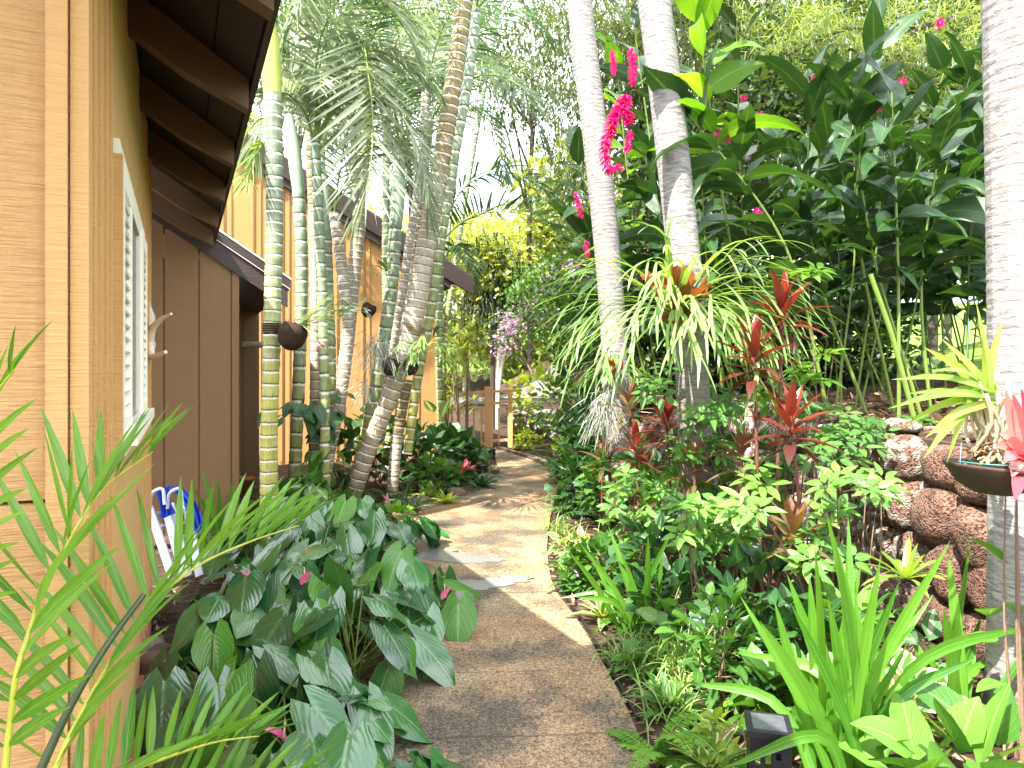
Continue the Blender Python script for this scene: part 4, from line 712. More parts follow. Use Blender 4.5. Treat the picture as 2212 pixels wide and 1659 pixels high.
def coco(label, c, r, tilt=.5):
    o = thing('coconut_planter', label, 'planter', c, 'coconut husk planters on the palms'); mb = MB(); k = np.linspace(-1.5, .75, 12); lathe(mb, c, [(max(.001, r * math.cos(t) * (1 + .04 * math.sin(7 * t))), r * 1.15 * math.sin(t)) for t in k], 16, tilt=rot('Y', tilt)); part('husk', mb, M_FIBER, o)
    hb = MB(); n = 90; d = nrm(rng.normal(size=(n, 3))); leaves(hb, A(c) + d * r * .95, nrm(d + rng.normal(0, .8, (n, 3))), r * .5, .0018, 'needle', 3, 1, .5, 0); part('fibre', hb, M_FIBER, o); return o
o = coco('dark coconut husk planter with long thin grey leaves, tied to the nearest ringed palm', P(632, 722, 6.05), .125, .25)
mb = MB(); leaves(mb, P(655, 700, 6.0) + rng.normal(0, .02, (34, 3)), nrm(A([1, -.25, .3]) + rng.normal(0, .42, (34, 3))), U(.3, .62, 34), .008, 'needle', 7, 2, .5, .3); part('foliage', mb, L_STAGG, o)
mb = MB(); leaves(mb, [P(694, 742, 6.0)] * 6, nrm(rng.normal(size=(6, 3)) + A([0, -.5, 0])), .05, .018, 'ovate', 4, 2, .2, .2); part('flower', mb, L_PINK, o)
mb = MB(); 
for k in range(5): lathe(mb, P(588, 700 + k * 5, 6.2), [(.080, -.008), (.086, 0), (.080, .008)], 16)
part('tie_cord', mb, M_FIBER, o)
coco('brown coconut shell on the left of the leaning palm', P(845, 790, 7.65), .10); o = coco('smooth grey coconut shell on the leaning palm', P(886, 790, 7.6), .095, .2); o.children[0].data.materials[0] = M_BARK
o = coco('fibrous nest of roots behind the grey staghorn fern', P(797, 668, 8.0), .085)
o = thing('rope_tie', 'jute rope wound round the leaning palm with a tiny orchid', 'rope', P(905, 700, 7.9)); mb = MB()
for k in range(4): lathe(mb, P(893 + k * .8, 703 + k * 4, 7.9), [(.122, -.007), (.132, 0), (.122, .007)], 18, tilt=rot('Y', .25 - .03 * k))
part('rope', mb, M_ROPE, o); mb = MB(); leaves(mb, P(944, 705, 7.75) + rng.normal(0, .01, (8, 3)), nrm(A([.5, -.2, -.1]) + rng.normal(0, .7, (8, 3))), .16, .02, 'lance', 5, 2, .6, .3); part('orchid', mb, L_DARK, o)
def moss(label, c, n, L, w=.06):
    mb = MB(); p = A(c) + rng.normal(0, w, (n, 3)) * A([1, .5, .8]); leaves(mb, p, nrm(rng.normal(0, .4, (n, 3)) - ZUP * .8), L * U(.4, 1.2, n), .0016, 'needle', 7, 1, .6, 0, wave=2.5, wf=1.0); solo('air_moss', mb, M_MOSS, label, 'moss', c, 'hanging grey moss')
moss('grey air moss hanging in the palm clump', P(815, 740, 7.6), 150, .45, .08); moss('grey air moss hanging below the slimmer white trunk', P(1308, 860, 6.6), 160, .42, .06); moss('grey air moss dangling by the mottled stem', P(790, 830, 7.6), 60, .3, .06)
def vine(label, pts, n, L, m, rad=.12, group='climbing vines on the palms', prof='heart'):
    q = spline([P(*p) for p in pts], 40); o = thing('climbing_vine', label, 'vine', q[0], group); i = rng.integers(0, 40, n); d = nrm(rng.normal(0, 1, (n, 3)) + A([0, -1.1, 0])); d[:, 2] *= .3; d = nrm(d)
    mb = MB(); leaves(mb, q[i] + d * rad * U(.6, 1.8, n)[:, None], nrm(d * .5 - ZUP * .55 + rng.normal(0, .3, (n, 3))), L * U(.6, 1.2, n), L * .36, prof, 6, 4, .4, .12, .06, 1.2, back=.25, roll=rng.normal(0, .4, n)); part('foliage', mb, m, o)
    st = MB(); tube(st, q + rng.normal(0, .015, q.shape) + A([0, -rad * .6, 0]), .005, 5); part('stem', st, M_STEMD, o)
vine('dark vine climbing the mottled stems of the clump', [(690, 1080, 7.3), (705, 960, 7.3), (722, 850, 7.4)], 34, .19, L_DARK); vine('vine with light arrow-shaped leaves at the clump base', [(645, 1070, 6.9), (690, 1010, 6.9), (735, 960, 7.0)], 26, .19, L_MID, .16)
vine('pale variegated vine leaves low between the ringed palms', [(650, 1060, 6.7), (680, 1045, 6.7)], 8, .18, L_CAL, .1); vine('vine leaves crossing the ringed stems near the wall', [(600, 900, 6.6), (650, 880, 6.8), (700, 900, 7.0)], 14, .17, L_DARK)
# ---------------- red ti plants
for (bu, bv, tu, tv, Y, n, L, lab, m) in ((1668, 1371, 1690, 660, 4.2, 22, .30, 'tallest red ti plant standing against the dark thicket', L_TI), (1650, 1380, 1628, 755, 4.05, 22, .30, 'red ti plant just left of and below the tallest', L_TI), (1735, 1400, 1708, 900, 3.9, 18, .30, 'red ti plant with glossy pale-lit leaves above the schefflera', L_TI),
        (1605, 1358, 1600, 975, 4.3, 13, .27, 'small bronze ti plant left of the three red ones', L_TIG), (1440, 1262, 1440, 905, 5.2, 16, .30, 'thin maroon ti plant below the big staghorn fern', L_TI), (1372, 1228, 1374, 955, 5.6, 14, .29, 'maroon ti plant midway between the two white trunks', L_TI), (1362, 1170, 1362, 870, 6.5, 18, .30, 'dark ti plant by the slimmer white trunk', L_TIG),
        (1718, 1440, 1712, 1140, 3.75, 22, .27, 'green and bronze ti plant at mid height in the right bed', L_TIG), (1300, 1150, 1302, 985, 6.9, 16, .28, 'low reddish ti plant near the fern at the path edge', L_TIG), (1390, 1215, 1392, 1010, 5.8, 16, .26, 'short dark ti plant in the shade of the bed', L_TI)):
    ti(G(bu, bv) * 0 + A([P(bu, bv, Y)[0], Y, 0]), P(tu, tv, Y), n, L, lab, m, W=L * .108)
ti(A([*P(487, 1240, 5.3)[:2], 0]), P(487, 1195, 5.3), 14, .24, 'dark maroon ti plant beside the beach chair', L_TI, group=None)
# ---------------- schefflera and shrubs right of the path
def wh(c, Y, ru, rv, n, dY=.3): return [P(c[0] + rng.normal(0, ru), c[1] + rng.normal(0, rv), Y + U(-dY, dY)) for _ in range(n)]
for (bu, Y, cu, cv, ru, rv, n, lab) in ((1560, 4.9, 1545, 900, 60, 55, 9, 'schefflera behind the red ti stems under the staghorn'), (1800, 4.5, 1790, 985, 70, 40, 9, 'schefflera spilling over the top of the rock wall'), (1850, 3.95, 1860, 1055, 45, 30, 5, 'schefflera with large pale leaflets in front of the lava rocks'), (1620, 4.1, 1590, 1120, 60, 60, 9, 'schefflera right of the shaded palm base'),
        (1530, 3.9, 1500, 1180, 40, 50, 7, 'young schefflera at the foot of the leaning white trunk'), (1700, 4.6, 1650, 960, 50, 60, 8, 'schefflera between the red ti plants'), (1420, 5.2, 1400, 1050, 50, 50, 8, 'shaded schefflera left of the leaning white trunk'), (1900, 4.9, 1860, 930, 90, 18, 8, 'trailing schefflera along the terrace edge'), (1760, 3.8, 1760, 1190, 60, 50, 7, 'schefflera low behind the big strap leaves'), (1680, 5.0, 1560, 1010, 60, 40, 8, 'schefflera in the middle of the right bed')):
    schefflera(lab, A([P(bu, 0, Y)[0], Y, 0]), wh((cu, cv), Y - .1, ru, rv, max(4, n - 2)), m=L_SCHEF if (cu + cv) % 3 else L_MID, L=.118 if cu % 20 else .105, W=.023)
schefflera('spindly schefflera shoots rising before the dark thicket', A([P(1720, 0, 4.7)[0], 4.7, 0]), [P(1745, 605, 4.6), P(1800, 770, 4.6), P(1750, 825, 4.6), P(1660, 880, 4.6)], m=L_GINGB, L=.12)
# ---------------- strap-leaved clumps
IT = [(1785, 1106), (1832, 1116), (2052, 1169), (1672, 1296), (1708, 1303), (1748, 1239), (1598, 1286), (1788, 1289), (1845, 1266), (1902, 1206), (1942, 1256), (2015, 1286), (1760, 1180), (1870, 1330), (1815, 1240), (1640, 1340), (1960, 1390), (2110, 1420, .12), (2230, 1350, .12), (1720, 1420), (1900, 1420), (1588, 1409, .25), (1475, 1473, .22), (1560, 1660, .3), (1780, 1550, .3), (2040, 1560, .2)]
strapclump('strap_leaf_clump', 'big clump of upright bright green strap leaves in the right foreground', A([*P(1828, 0, 2.62)[:2], 0]), 8, .6, .021, .7, 1.4, .5, L_STRAP, None, 'plant', IT + [(1700, 1240), (1805, 1180), (1860, 1220), (1920, 1300), (1985, 1340), (1770, 1350), (1840, 1400)], .085, dY=.35)
b = part
strapclump('strap_leaf_clump', 'narrower strap clump beside the foot of the right palm trunk', A([*P(2078, 0, 3.05)[:2], 0]), 4, .5, .022, .9, 1.4, .3, L_STRAP, None, 'plant', [(2095, 1166), (2048, 1196), (2038, 1313), (2120, 1330), (2000, 1400), (2070, 1300), (2140, 1420, .1), (2160, 1660, .15)], .05)
strapclump('strap_leaf_clump', 'iris-like strap clump leaning over the dark hose at the path edge', A([*P(1375, 0, 4.15)[:2], 0]), 4, .5, .016, .8, 1.4, .4, L_STRAP, None, 'plant', [(1227, 1189), (1314, 1136), (1250, 1170), (1400, 1156), (1454, 1139), (1270, 1373, .35), (1204, 1292, .2), (1340, 1190), (1430, 1200), (1290, 1250, .1), (1360, 1230), (1245, 1290, .15), (1480, 1250)], .05)
strapclump('strap_leaf_clump', 'strap-leaved clump beside the corner post of the shaded wall', A([*P(480, 0, 6.0)[:2], 0]), 10, .75, .022, .8, 1.4, .6, L_STRAP, None, 'plant', [(435, 1010), (470, 1035), (505, 1020), (540, 1090), (410, 1080)], .06)
strapclump('agapanthus', 'agapanthus clump on the far right of the path bend', A([*P(1245, 0, 11.0)[:2], 0]), 34, .95, .022, .7, 1.45, .7, L_STRAP, 'agapanthus clumps'); strapclump('agapanthus', 'agapanthus clump nearer the fern by the bend', A([*P(1250, 0, 9.4)[:2], 0]), 30, .8, .02, .6, 1.4, .8, L_DARK, 'agapanthus clumps')
for (u, v, n, L, m, lab) in ((1500, 1470, 150, .42, L_LIRI, 'cream-striped grassy clump in the sun by the mulch strip'), (1580, 1400, 110, .40, L_LIRI, 'cream-striped grassy clump between the pale jug and the strap leaves'), (1462, 1395, 80, .36, L_LIRI, 'small grassy clump under the iris leaves'), (1450, 1560, 60, .28, L_LIRI, 'low grassy tuft at the mulch edge'), (880, 1110, 130, .45, L_DARK, 'dark mondo grass mound beside the left path edge'), (1205, 1150, 60, .25, L_LIRI, 'pale spiky tuft at the base of the lantern'), (1222, 1235, 50, .22, L_LIRI, 'pale spiky tuft at the path edge by the stake light')):
    strapclump('grass_clump', lab, G(u, v), n, L, .0065, .5, 1.4, 1.1, m, 'grassy clumps edging the path', 'grass clump', spread=.05, prof='needle')
# ---------------- ferns, bromeliads and low plants
for a in (('bright yellow-green fern spilling onto the path near the bottom', G(1415, 1640), 11, .36, L_FERN), ('bright fern at the bottom edge below the strap leaves', P(1855, 1700, 2.45) * A([1, 1, 0]), 9, .34, L_FERN), ('fern hanging among the strap leaves', A([*P(1700, 0, 3.2)[:2], 0]), 12, .4, L_FERN), ('deep green fern on the right bend of the path', A([*P(1235, 0, 8.6)[:2], .3]), 14, .75, L_FERND), ('fern beside the maroon ti plants', A([*P(1300, 0, 7.4)[:2], .0]), 14, .7, L_FERND), ('fern under the leaning ringed palm', G(795, 1120), 12, .5, L_FERND), ('mossy little fern by the house footing', A([*P(345, 0, 4.4)[:2], .1]), 10, .2, L_FERND), ('fern on the terrace behind the canes', P(1965, 760, 7.0), 10, .6, L_FERN), ('fern behind the mondo grass', G(850, 1085), 10, .42, L_FERND), ('low fern across the path from the lantern', G(858, 1200), 10, .26, L_FERN), ('fern by the upper rocks of the terrace', P(1880, 800, 6.6), 9, .5, L_FERND)): fern('fern', *a, group='ferns in the beds')
def brom(label, c, n, L, W, m, e0=1.2, e1=.25, droop=.7, group='bromeliads in the beds', name='bromeliad', mm=None, rnd=None):
    o = thing(name, label, 'bromeliad', c, group); mb = MB(); rosette(mb, A(c) + ZUP * .03, n, L, W, e0, e1, droop, rnd=rnd)
    part('foliage', mb, m, o); return o
for a in (('green bromeliad at the mulch edge', G(1445, 1545) , 20, .22, .022, L_MID), ('cream-edged bromeliad beside the solar light', G(1530, 1680), 22, .24, .022, L_VAR), ('cream-edged bromeliad under the iris leaves', G(1300, 1345), 18, .24, .02, L_VAR), ('orange-centred bromeliad at the foot of the lava rocks', A([*P(1955, 0, 3.4)[:2], .55]), 18, .26, .018, L_ORCH), ('lime bromeliad at the left path edge', G(965, 1092), 16, .26, .028, L_LIME), ('broad-leaved lime bromeliad behind the edging stones', G(925, 1080), 12, .30, .04, L_LIME), ('dark green bromeliad by the left path light', G(1040, 1055), 20, .34, .03, L_DARK), ('red bromeliad in front of the left path light', A([*P(1005, 0, 9.3)[:2], .22]), 14, .24, .035, L_BROM), ('yellowish bromeliad opposite the bend', G(1218, 1040), 22, .5, .025, L_LIME), ('tiny bromeliad beside the stake light', G(1236, 1275), 12, .14, .014, L_MID), ('cream-edged bromeliad in front of the white jug', G(1480, 1500), 16, .2, .018, L_VAR)): brom(*a)
def low(u, v, Y0, rad, n, L, m, lab, name='low_shrub', h=.3, W=.38, prof='ovate', z=0, group=None, droop=.5):
    b = A([*P(u, v, Y0)[:2], z]); shrub(name, lab, b, b + ZUP * h, (rad, rad * .8, h * .75), n, L, L * W, m, prof, droop, 'plant', group)
low(1560, 0, 3.25, .17, 80, .13, L_MID, 'leafy green whorled plant beside the grassy clump', h=.26, W=.18, prof='lance'); low(1590, 0, 2.75, .14, 60, .10, L_ORCH, 'small yellow-green leafy plant left of the solar light', h=.13, W=.24, prof='lance')
low(2150, 0, 2.35, .28, 30, .23, L_MID, 'broad glossy bright leaves in the bottom right corner', h=.22, W=.34); low(2060, 0, 2.35, .22, 14, .26, L_SCHEF, 'broad-leaved plant below the strap clump', h=.2, W=.38)
low(1960, 0, 2.95, .22, 30, .17, L_VAR, 'cream-splashed leafy plant behind the strap leaves', h=.17); low(1990, 0, 3.4, .2, 16, .17, L_CAL, 'patterned-leaf plant at the foot of the rock wall', h=.18, W=.3)
low(1292, 0, 10.2, .5, 170, .22, L_DARK, 'dense dark glossy shrub on the right past the bend', h=.75, W=.34, droop=.8); low(1290, 0, 8.4, .5, 160, .20, L_DARK, 'dark shrub behind the ferns', h=.6, W=.34, droop=.8); low(1350, 0, 7.2, .4, 120, .16, L_MID, 'leafy green shrub between the ti plants', h=.5)
low(1315, 0, 6.9, .3, 90, .16, L_MID, 'leafy shrub beside the black lantern', h=.42, W=.3); low(1385, 0, 5.6, .3, 110, .14, L_SCHEF, 'bright leafy shrub behind the iris clump', h=.45, W=.3); low(1240, 0, 5.7, .16, 60, .10, L_VAR, 'variegated low plant at the path edge below the lantern', h=.15)
low(1420, 0, 4.6, .3, 90, .15, L_DARK, 'dark leafy shrub under the staghorn palm', h=.35); low(1640, 0, 3.7, .3, 70, .13, L_DARK, 'dark leafy plant between the ti canes', h=.35); low(1250, 0, 4.95, .14, 60, .10, L_MID, 'small leafy plant beside the stake light', h=.12)
low(1240, 0, 12.2, .4, 160, .14, L_LIME, 'sunlit yellow-green ground shrub right of the gate', h=.25, W=.4); low(1140, 0, 14.0, .3, 100, .14, L_LIME, 'sunlit lime shrub below the railing', h=.2); low(1300, 0, 10.6, .6, 150, .22, L_DARK, 'big dark shrub under the mauve blossom', h=1.3, W=.36)
low(960, 0, 10.3, .5, 130, .26, L_DARK, 'dark broad-leaved plant in front of the ochre corner', h=.4, W=.36); low(990, 0, 10.8, .35, 100, .24, L_DARK, 'dark broad-leaved plant near the gate post', h=.28, W=.36); low(905, 0, 9.4, .4, 110, .2, L_DARK, 'dark leafy plant behind the mondo grass', h=.45); low(940, 0, 8.9, .35, 60, .18, L_MID, 'leafy plant behind the lime bromeliads', h=.25)
low(920, 0, 10.0, .3, 9, .42, L_CAL, 'caladium with big white-patterned leaves by the ochre wall', 'caladium', h=.75, W=.3); low(760, 0, 8.9, .4, 90, .2, L_DARK, 'dark plant filling the back of the palm clump', h=.5); low(820, 0, 9.6, .5, 120, .2, L_DARK, 'dark plant against the ochre wall behind the clump', h=.6); low(600, 0, 7.6, .25, 40, .16, L_MID, 'small leafy plant at the wall behind the palms', h=.2)
low(1030, 0, 10.2, .2, 60, .18, L_MID, 'leafy plant at the tip of the left bed', h=.22, W=.2, prof='lance'); low(985, 0, 9.2, .25, 60, .18, L_FERND, 'feathery low plant behind the rock edging', h=.15, W=.25); low(720, 0, 6.9, .3, 60, .17, L_MID, 'small leaves at the foot of the ringed palms', h=.25); low(850, 0, 7.0, .2, 70, .12, L_FERN, 'bright low leaves at the left edge of the bend', h=.12, W=.25)
low(1232, 0, 9.7, .25, 60, .2, L_MID, 'leafy edging plant at the right of the bend', h=.2); low(1700, 0, 2.95, .2, 40, .15, L_MID, 'leafy plant behind the solar light', h=.2); low(1390, 0, 3.6, .12, 40, .1, L_MID, 'small leaves spilling on the mulch', h=.08); low(1830, 0, 3.5, .24, 50, .14, L_SCHEF, 'leafy plant between the strap clump and the rocks', h=.28, W=.3)
for k, (u, v, Y) in enumerate([(1478, 865, 4.6), (1640, 1010, 4.0), (1450, 965, 5.0), (1460, 1010, 5.1), (1330, 1265, 4.4), (1660, 1430, 3.0), (2130, 520, 4.4)]):
    pass
# spindly yellow-green canes by the gate
for (u, Y, tv, lab) in ((985, 11.2, 690, 'tall spiky yellow-green dracaena by the gate'), (1005, 11.4, 730, 'second spiky dracaena, slightly shorter'), (968, 11.6, 760, 'third spiky dracaena nearest the ochre wall')):
    b = A([*P(u, 0, Y)[:2], 0]); o = thing('dracaena', lab, 'plant', b, 'spiky dracaenas by the gate'); top = P(u, tv, Y); mb = MB(); n = 130; t = U(.4, 1, n); a = U(-3.14, 3.14, n); leaves(mb, b + (top - b) * t[:, None] + rng.normal(0, .06, (n, 3)), sph(a, U(0, 1.0, n)), U(.16, .3, n), .014, 'lance', 4, 1, .5, 0); part('foliage', mb, L_LIME, o); st = MB()
    for k in range(3): tube(st, spline([b + rng.normal(0, .05, 3) * A([1, 1, 0]), top - ZUP * .3 * k + rng.normal(0, .06, 3)], 5), .012, 5)
    part('stem', st, M_CANE, o)

# extra mixed planting that spills to the right path edge
for (u, v, n, L, m, lab) in ((1340, 1430, 70, .26, L_LIRI, 'fine striped tuft on the mulch beside the hose'), (1255, 1200, 80, .34, L_LIRI, 'fine pale tuft between the iris clump and the path'), (1215, 1105, 70, .34, L_LIRI, 'fine striped tuft at the far side of the lantern'), (1230, 1045, 90, .5, L_LIRI, 'taller grassy tuft at the inside of the bend'), (1420, 1470, 90, .36, L_LIRI, 'dense cream-striped tuft in the middle of the near bed'), (1330, 1240, 70, .36, L_MID, 'green grassy tuft behind the iris clump')):
    strapclump('grass_clump', lab, G(u, v), n, L, .0055, .4, 1.4, 1.1, m, 'grassy clumps edging the path', 'grass clump', spread=.06, prof='needle')
low(1455, 0, 4.2, .32, 110, .13, L_DARK, 'dark ground-covering shrub round the foot of the leaning white trunk', h=.22); low(1560, 0, 3.6, .34, 120, .12, L_MID, 'dense small-leaved plant behind the pale jug', h=.25, W=.3); low(1700, 0, 3.4, .34, 110, .14, L_DARK, 'dark leafy cover behind the big strap clump', h=.25); low(1300, 0, 5.0, .24, 110, .12, L_MID, 'dense leafy plant behind the stake light', h=.2)
low(1500, 0, 4.9, .35, 120, .14, L_MID, 'mid-green bushy plant behind the leaning white trunk', h=.55, W=.28); low(1600, 0, 5.2, .4, 120, .16, L_DARK, 'dark bushy plant against the terrace wall', h=.7, W=.3); low(1250, 0, 7.6, .3, 110, .16, L_DARK, 'dark bush at the bend behind the lantern', h=.35); low(1420, 0, 6.2, .4, 130, .16, L_DARK, 'dark bushy plant between the two white trunks', h=.6, W=.32)
fern('fern', 'fern spilling between the iris clump and the jug', A([*P(1440, 0, 3.95)[:2], 0]), 11, .36, L_FERND, group='ferns in the beds'); fern('fern', 'feathery fern beside the taller grassy tuft', A([*P(1290, 0, 8.0)[:2], 0]), 13, .7, L_FERND, group='ferns in the beds')
ti(A([P(1500, 0, 4.6)[0], 4.6, 0]), P(1500, 1000, 4.6), 12, .26, 'thin bronze ti plant close to the leaning white trunk', L_TIG, W=.03); ti(A([P(1345, 0, 6.0)[0], 6.0, 0]), P(1345, 1040, 6.0), 12, .26, 'low maroon ti plant rising from the dark bush by the bend', L_TI, W=.03)
# ---------------- trees beyond
def tr(name, label, u, v, Y, rad, m, ncl, npc, L, W, **kw):
    c = P(u, v, Y); b = A([c[0] + U(-.3, .3), Y, tz(c[0], Y) - .05]); kw.setdefault('group', None); return tree(name, label, b, c, rad, m, ncl, npc, L, W, **kw)
tr('casuarina_tree', 'fine-leaved dark tree with drooping sprays in the middle of the sky', 1275, 180, 15, (1.7, 1.6, 2.6), L_TREE1, 90, 60, .30, .012, clr=.3, prof='needle', droop=1.0, dirb=(0, 0, -.5), r=.1, bark=M_BARKD, sag=.3)
tr('casuarina_tree', 'fine-leaved tree behind the upper clump fronds', 760, 120, 20, (4.2, 2, 2.6), L_TREE1, 90, 45, .40, .02, clr=.5, prof='needle', droop=.8, r=.14, sag=.3)
tr('casuarina_tree', 'airy tree between the two white trunks', 1420, 60, 13, (1.6, 1.2, 1.6), L_TREE1, 60, 55, .28, .012, clr=.3, prof='needle', droop=.9, r=.09, bark=M_BARKD)
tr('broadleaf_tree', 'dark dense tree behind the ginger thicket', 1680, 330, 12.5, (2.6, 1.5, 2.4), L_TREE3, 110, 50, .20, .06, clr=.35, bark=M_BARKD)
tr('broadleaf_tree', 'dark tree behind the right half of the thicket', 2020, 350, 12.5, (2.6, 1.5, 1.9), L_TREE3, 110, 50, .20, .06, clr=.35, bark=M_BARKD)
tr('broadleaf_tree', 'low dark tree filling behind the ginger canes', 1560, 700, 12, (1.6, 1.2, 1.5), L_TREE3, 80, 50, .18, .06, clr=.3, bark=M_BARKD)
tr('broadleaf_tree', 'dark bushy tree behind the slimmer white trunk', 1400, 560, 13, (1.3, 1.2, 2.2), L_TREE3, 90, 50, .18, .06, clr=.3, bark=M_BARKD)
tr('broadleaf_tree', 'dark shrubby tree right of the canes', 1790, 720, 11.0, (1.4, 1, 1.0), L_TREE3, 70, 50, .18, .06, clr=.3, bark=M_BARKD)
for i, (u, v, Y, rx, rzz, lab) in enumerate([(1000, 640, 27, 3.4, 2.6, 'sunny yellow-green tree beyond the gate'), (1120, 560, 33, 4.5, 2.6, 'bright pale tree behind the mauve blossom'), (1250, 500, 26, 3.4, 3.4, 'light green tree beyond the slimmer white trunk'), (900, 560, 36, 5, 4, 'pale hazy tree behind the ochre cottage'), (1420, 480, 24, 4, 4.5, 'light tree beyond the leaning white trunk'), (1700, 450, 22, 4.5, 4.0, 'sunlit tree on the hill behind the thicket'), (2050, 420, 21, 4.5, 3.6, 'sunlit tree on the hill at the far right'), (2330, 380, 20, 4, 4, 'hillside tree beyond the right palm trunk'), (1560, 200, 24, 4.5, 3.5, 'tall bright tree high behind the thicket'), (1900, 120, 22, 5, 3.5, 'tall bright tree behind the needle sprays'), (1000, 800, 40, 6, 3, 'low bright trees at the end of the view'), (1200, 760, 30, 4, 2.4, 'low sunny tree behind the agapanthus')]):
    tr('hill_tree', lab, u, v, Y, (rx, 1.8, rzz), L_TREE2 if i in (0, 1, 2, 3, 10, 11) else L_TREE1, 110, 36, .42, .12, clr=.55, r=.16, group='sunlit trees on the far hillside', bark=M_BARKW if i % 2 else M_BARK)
for u, v, Y, rd, lab in ((1820, 60, 14, (3.2, 1.4, 1.6), 'deep green canopy above the right of the thicket'), (1520, 150, 15, (2.2, 1.4, 2.4), 'deep green canopy behind the leaning white trunk'), (880, 120, 23, (2.6, 1.6, 2.2), 'deep green canopy behind the tops of the clump palms'), (650, 130, 24, (2.4, 1.6, 2.0), 'deep green canopy above the ochre cottage roof'), (1150, 130, 25, (2.2, 1.4, 2.6), 'fine canopy filling the top of the sky gap')):
    tr('canopy_tree', lab, u, v, Y, rd, L_TREE1 if Y > 20 else L_TREE3, 90, 42, .24, .05, clr=.4, bark=M_BARKD, r=.12, prof='lance', dirb=(0, 0, -.5), droop=.8, group='tall trees closing the view')
tr('hanging_vine_tree', 'dark tree with hanging aerial tendrils above the gate', 1065, 580, 19, (.8, .8, 1.2), L_TREE3, 28, 46, .40, .02, clr=.28, prof='needle', droop=1.6, dirb=(0, 0, -1.4), r=.09, bark=M_BARKD, sag=.35)
def boug(label, u, v, Y, rad, n1, n2):
    c = P(u, v, Y); b = A([P(1275, 0, Y)[0], Y, max(0, tz(P(1275, 0, Y)[0], Y))]); o = thing('bougainvillea', label, 'shrub', b, 'mauve flowering shrubs'); mb = MB(); foliage(mb, c, rad, n1, 40, .11, .04, .2); part('foliage', mb, L_MID, o); mb = MB(); foliage(mb, c + A([0, -.25, 0]), A(rad) * 1.05, n2, 26, .075, .036, .13); part('blossom', mb, L_BOUG, o); st = MB()
    for k in range(3): tube(st, spline([b, (b + c) / 2 + rng.normal(0, .2, 3), c + rng.normal(0, .4, 3) * A(rad)], 8), .02, 6)
    part('trunk', st, M_BARK, o)
boug('mauve flowering shrub arching over the right of the gate', 1165, 660, 14.5, (.6, .5, .7), 26, 14); boug('mauve blossom trailing down beside the pale trunk', 1095, 720, 16, (.22, .3, .6), 7, 14); boug('mauve flowering shrub higher up behind the trailing palm frond', 1225, 610, 13.5, (.65, .5, .5), 36, 10)
tr('broadleaf_tree', 'dark glossy tree right of the mauve blossom', 1260, 700, 12.5, (.7, .6, .8), L_MID, 40, 36, .14, .045, clr=.2, group=None, r=.06)
o = thing('pale_tree', 'pale forked tree trunk rising behind the railing', 'tree', A([*P(1075, 0, 19)[:2], 0])); mb = MB()
for pts, r in (([(1072, 860), (1076, 780), (1085, 720), (1060, 670), (1020, 640), (1000, 610)], .085), ([(1076, 850), (1092, 740), (1100, 680), (1108, 610)], .06), ([(1060, 670), (1030, 668), (985, 650)], .06), ([(1020, 640), (1025, 600), (1010, 560)], .05)):
    q = [P(u, v, 19) for u, v in pts]; q = ([A([*q[0][:2], -.1])] + q) if pts[0][1] > 840 else q; tube(mb, spline(q, 24), np.linspace(r, r * .5, 24), 9, jit=.04)
part('trunk', mb, M_BARKW, o); mb = MB(); foliage(mb, P(1010, 560, 19), (1.6, 1, .9), 40, 36, .22, .08, .35); part('crown', mb, L_TREE2, o)
# needle sprays top right, with the dark limb
c = P(1950, 150, 7.4); o = thing('podocarpus_tree', 'tree with pale green needle sprays and a dark twisted limb, top right', 'tree', A([5.2, 7.4, tz(5.2, 7.4)])); mb = MB()
for (u, v, Y, rad, ncl) in ((1900, 60, 7.4, (1.2, .5, .28), 34), (1760, 95, 7.4, (.6, .4, .25), 20), (1940, 130, 7.0, (.45, .3, .2), 20), (2110, 190, 6.6, (.22, .3, .55), 30), (2090, 60, 7.0, (.4, .3, .3), 18), (1700, 20, 8, (.7, .4, .25), 18)): foliage(mb, P(u, v, Y), rad, ncl, 34, .17, .0065, .10, .5, (0, -.3, -.3), 2, 'needle')
part('crown', mb, L_NEED, o); mb = MB()
for pts, r in (([(2230, 190), (2120, 125), (2030, 100), (1960, 130), (1900, 175)], .10), ([(2180, 60), (2080, 40), (1990, 60), (1940, 95)], .05), ([(2120, 125), (2060, 175), (2000, 190)], .03), ([(1960, 130), (1850, 60), (1760, 90), (1700, 120)], .025)): tube(mb, spline([P(u, v, 7.3) for u, v in pts], 20), np.linspace(r, r * .4, 20), 8, jit=.08)
tube(mb, spline([A([5.5, 7.3, tz(5.5, 7.3) - .1]), A([5.5, 7.3, 3]), P(2230, 190, 7.3)], 12), .10, 9, jit=.05); part('trunk', mb, M_BARKD, o)
# ---------------- timber railing and gate, far cottage, stone wall
GY = 14.4
def gp(u, v, dy=0): return P(u, v, GY + dy)
o = thing('timber_railing', 'bright timber railing with a stout post at the end of the path', 'railing', A([*gp(1055, 0)[:2], 0]))
mb = MB(); x, y, _ = gp(1056, 0); box(mb, x - .085, x + .085, y - .085, y + .085, 0, 1.26); box(mb, x - .045, x + .045, y - .09, y - .085, .05, 1.2); part('post', mb, M_RAIL, o, smooth=False)
for u in (1102, 958, 905): mb = MB(); x, y, _ = gp(u, 0); box(mb, x - .05, x + .05, y - .05, y + .05, 0, 1.2); part('post', mb, M_RAIL, o, smooth=False)
for v0, v1, u0, u1 in ((846, 842, 1064, 1150), (872, 868, 1064, 1100), (857, 846, 880, 1048), (890, 880, 880, 1048), (958, 958, 880, 1048), (952, 950, 1064, 1100)): mb = MB(); bar(mb, gp(u0, v0), gp(u1, v1), .09, .05); part('rail', mb, M_RAIL, o, smooth=False)
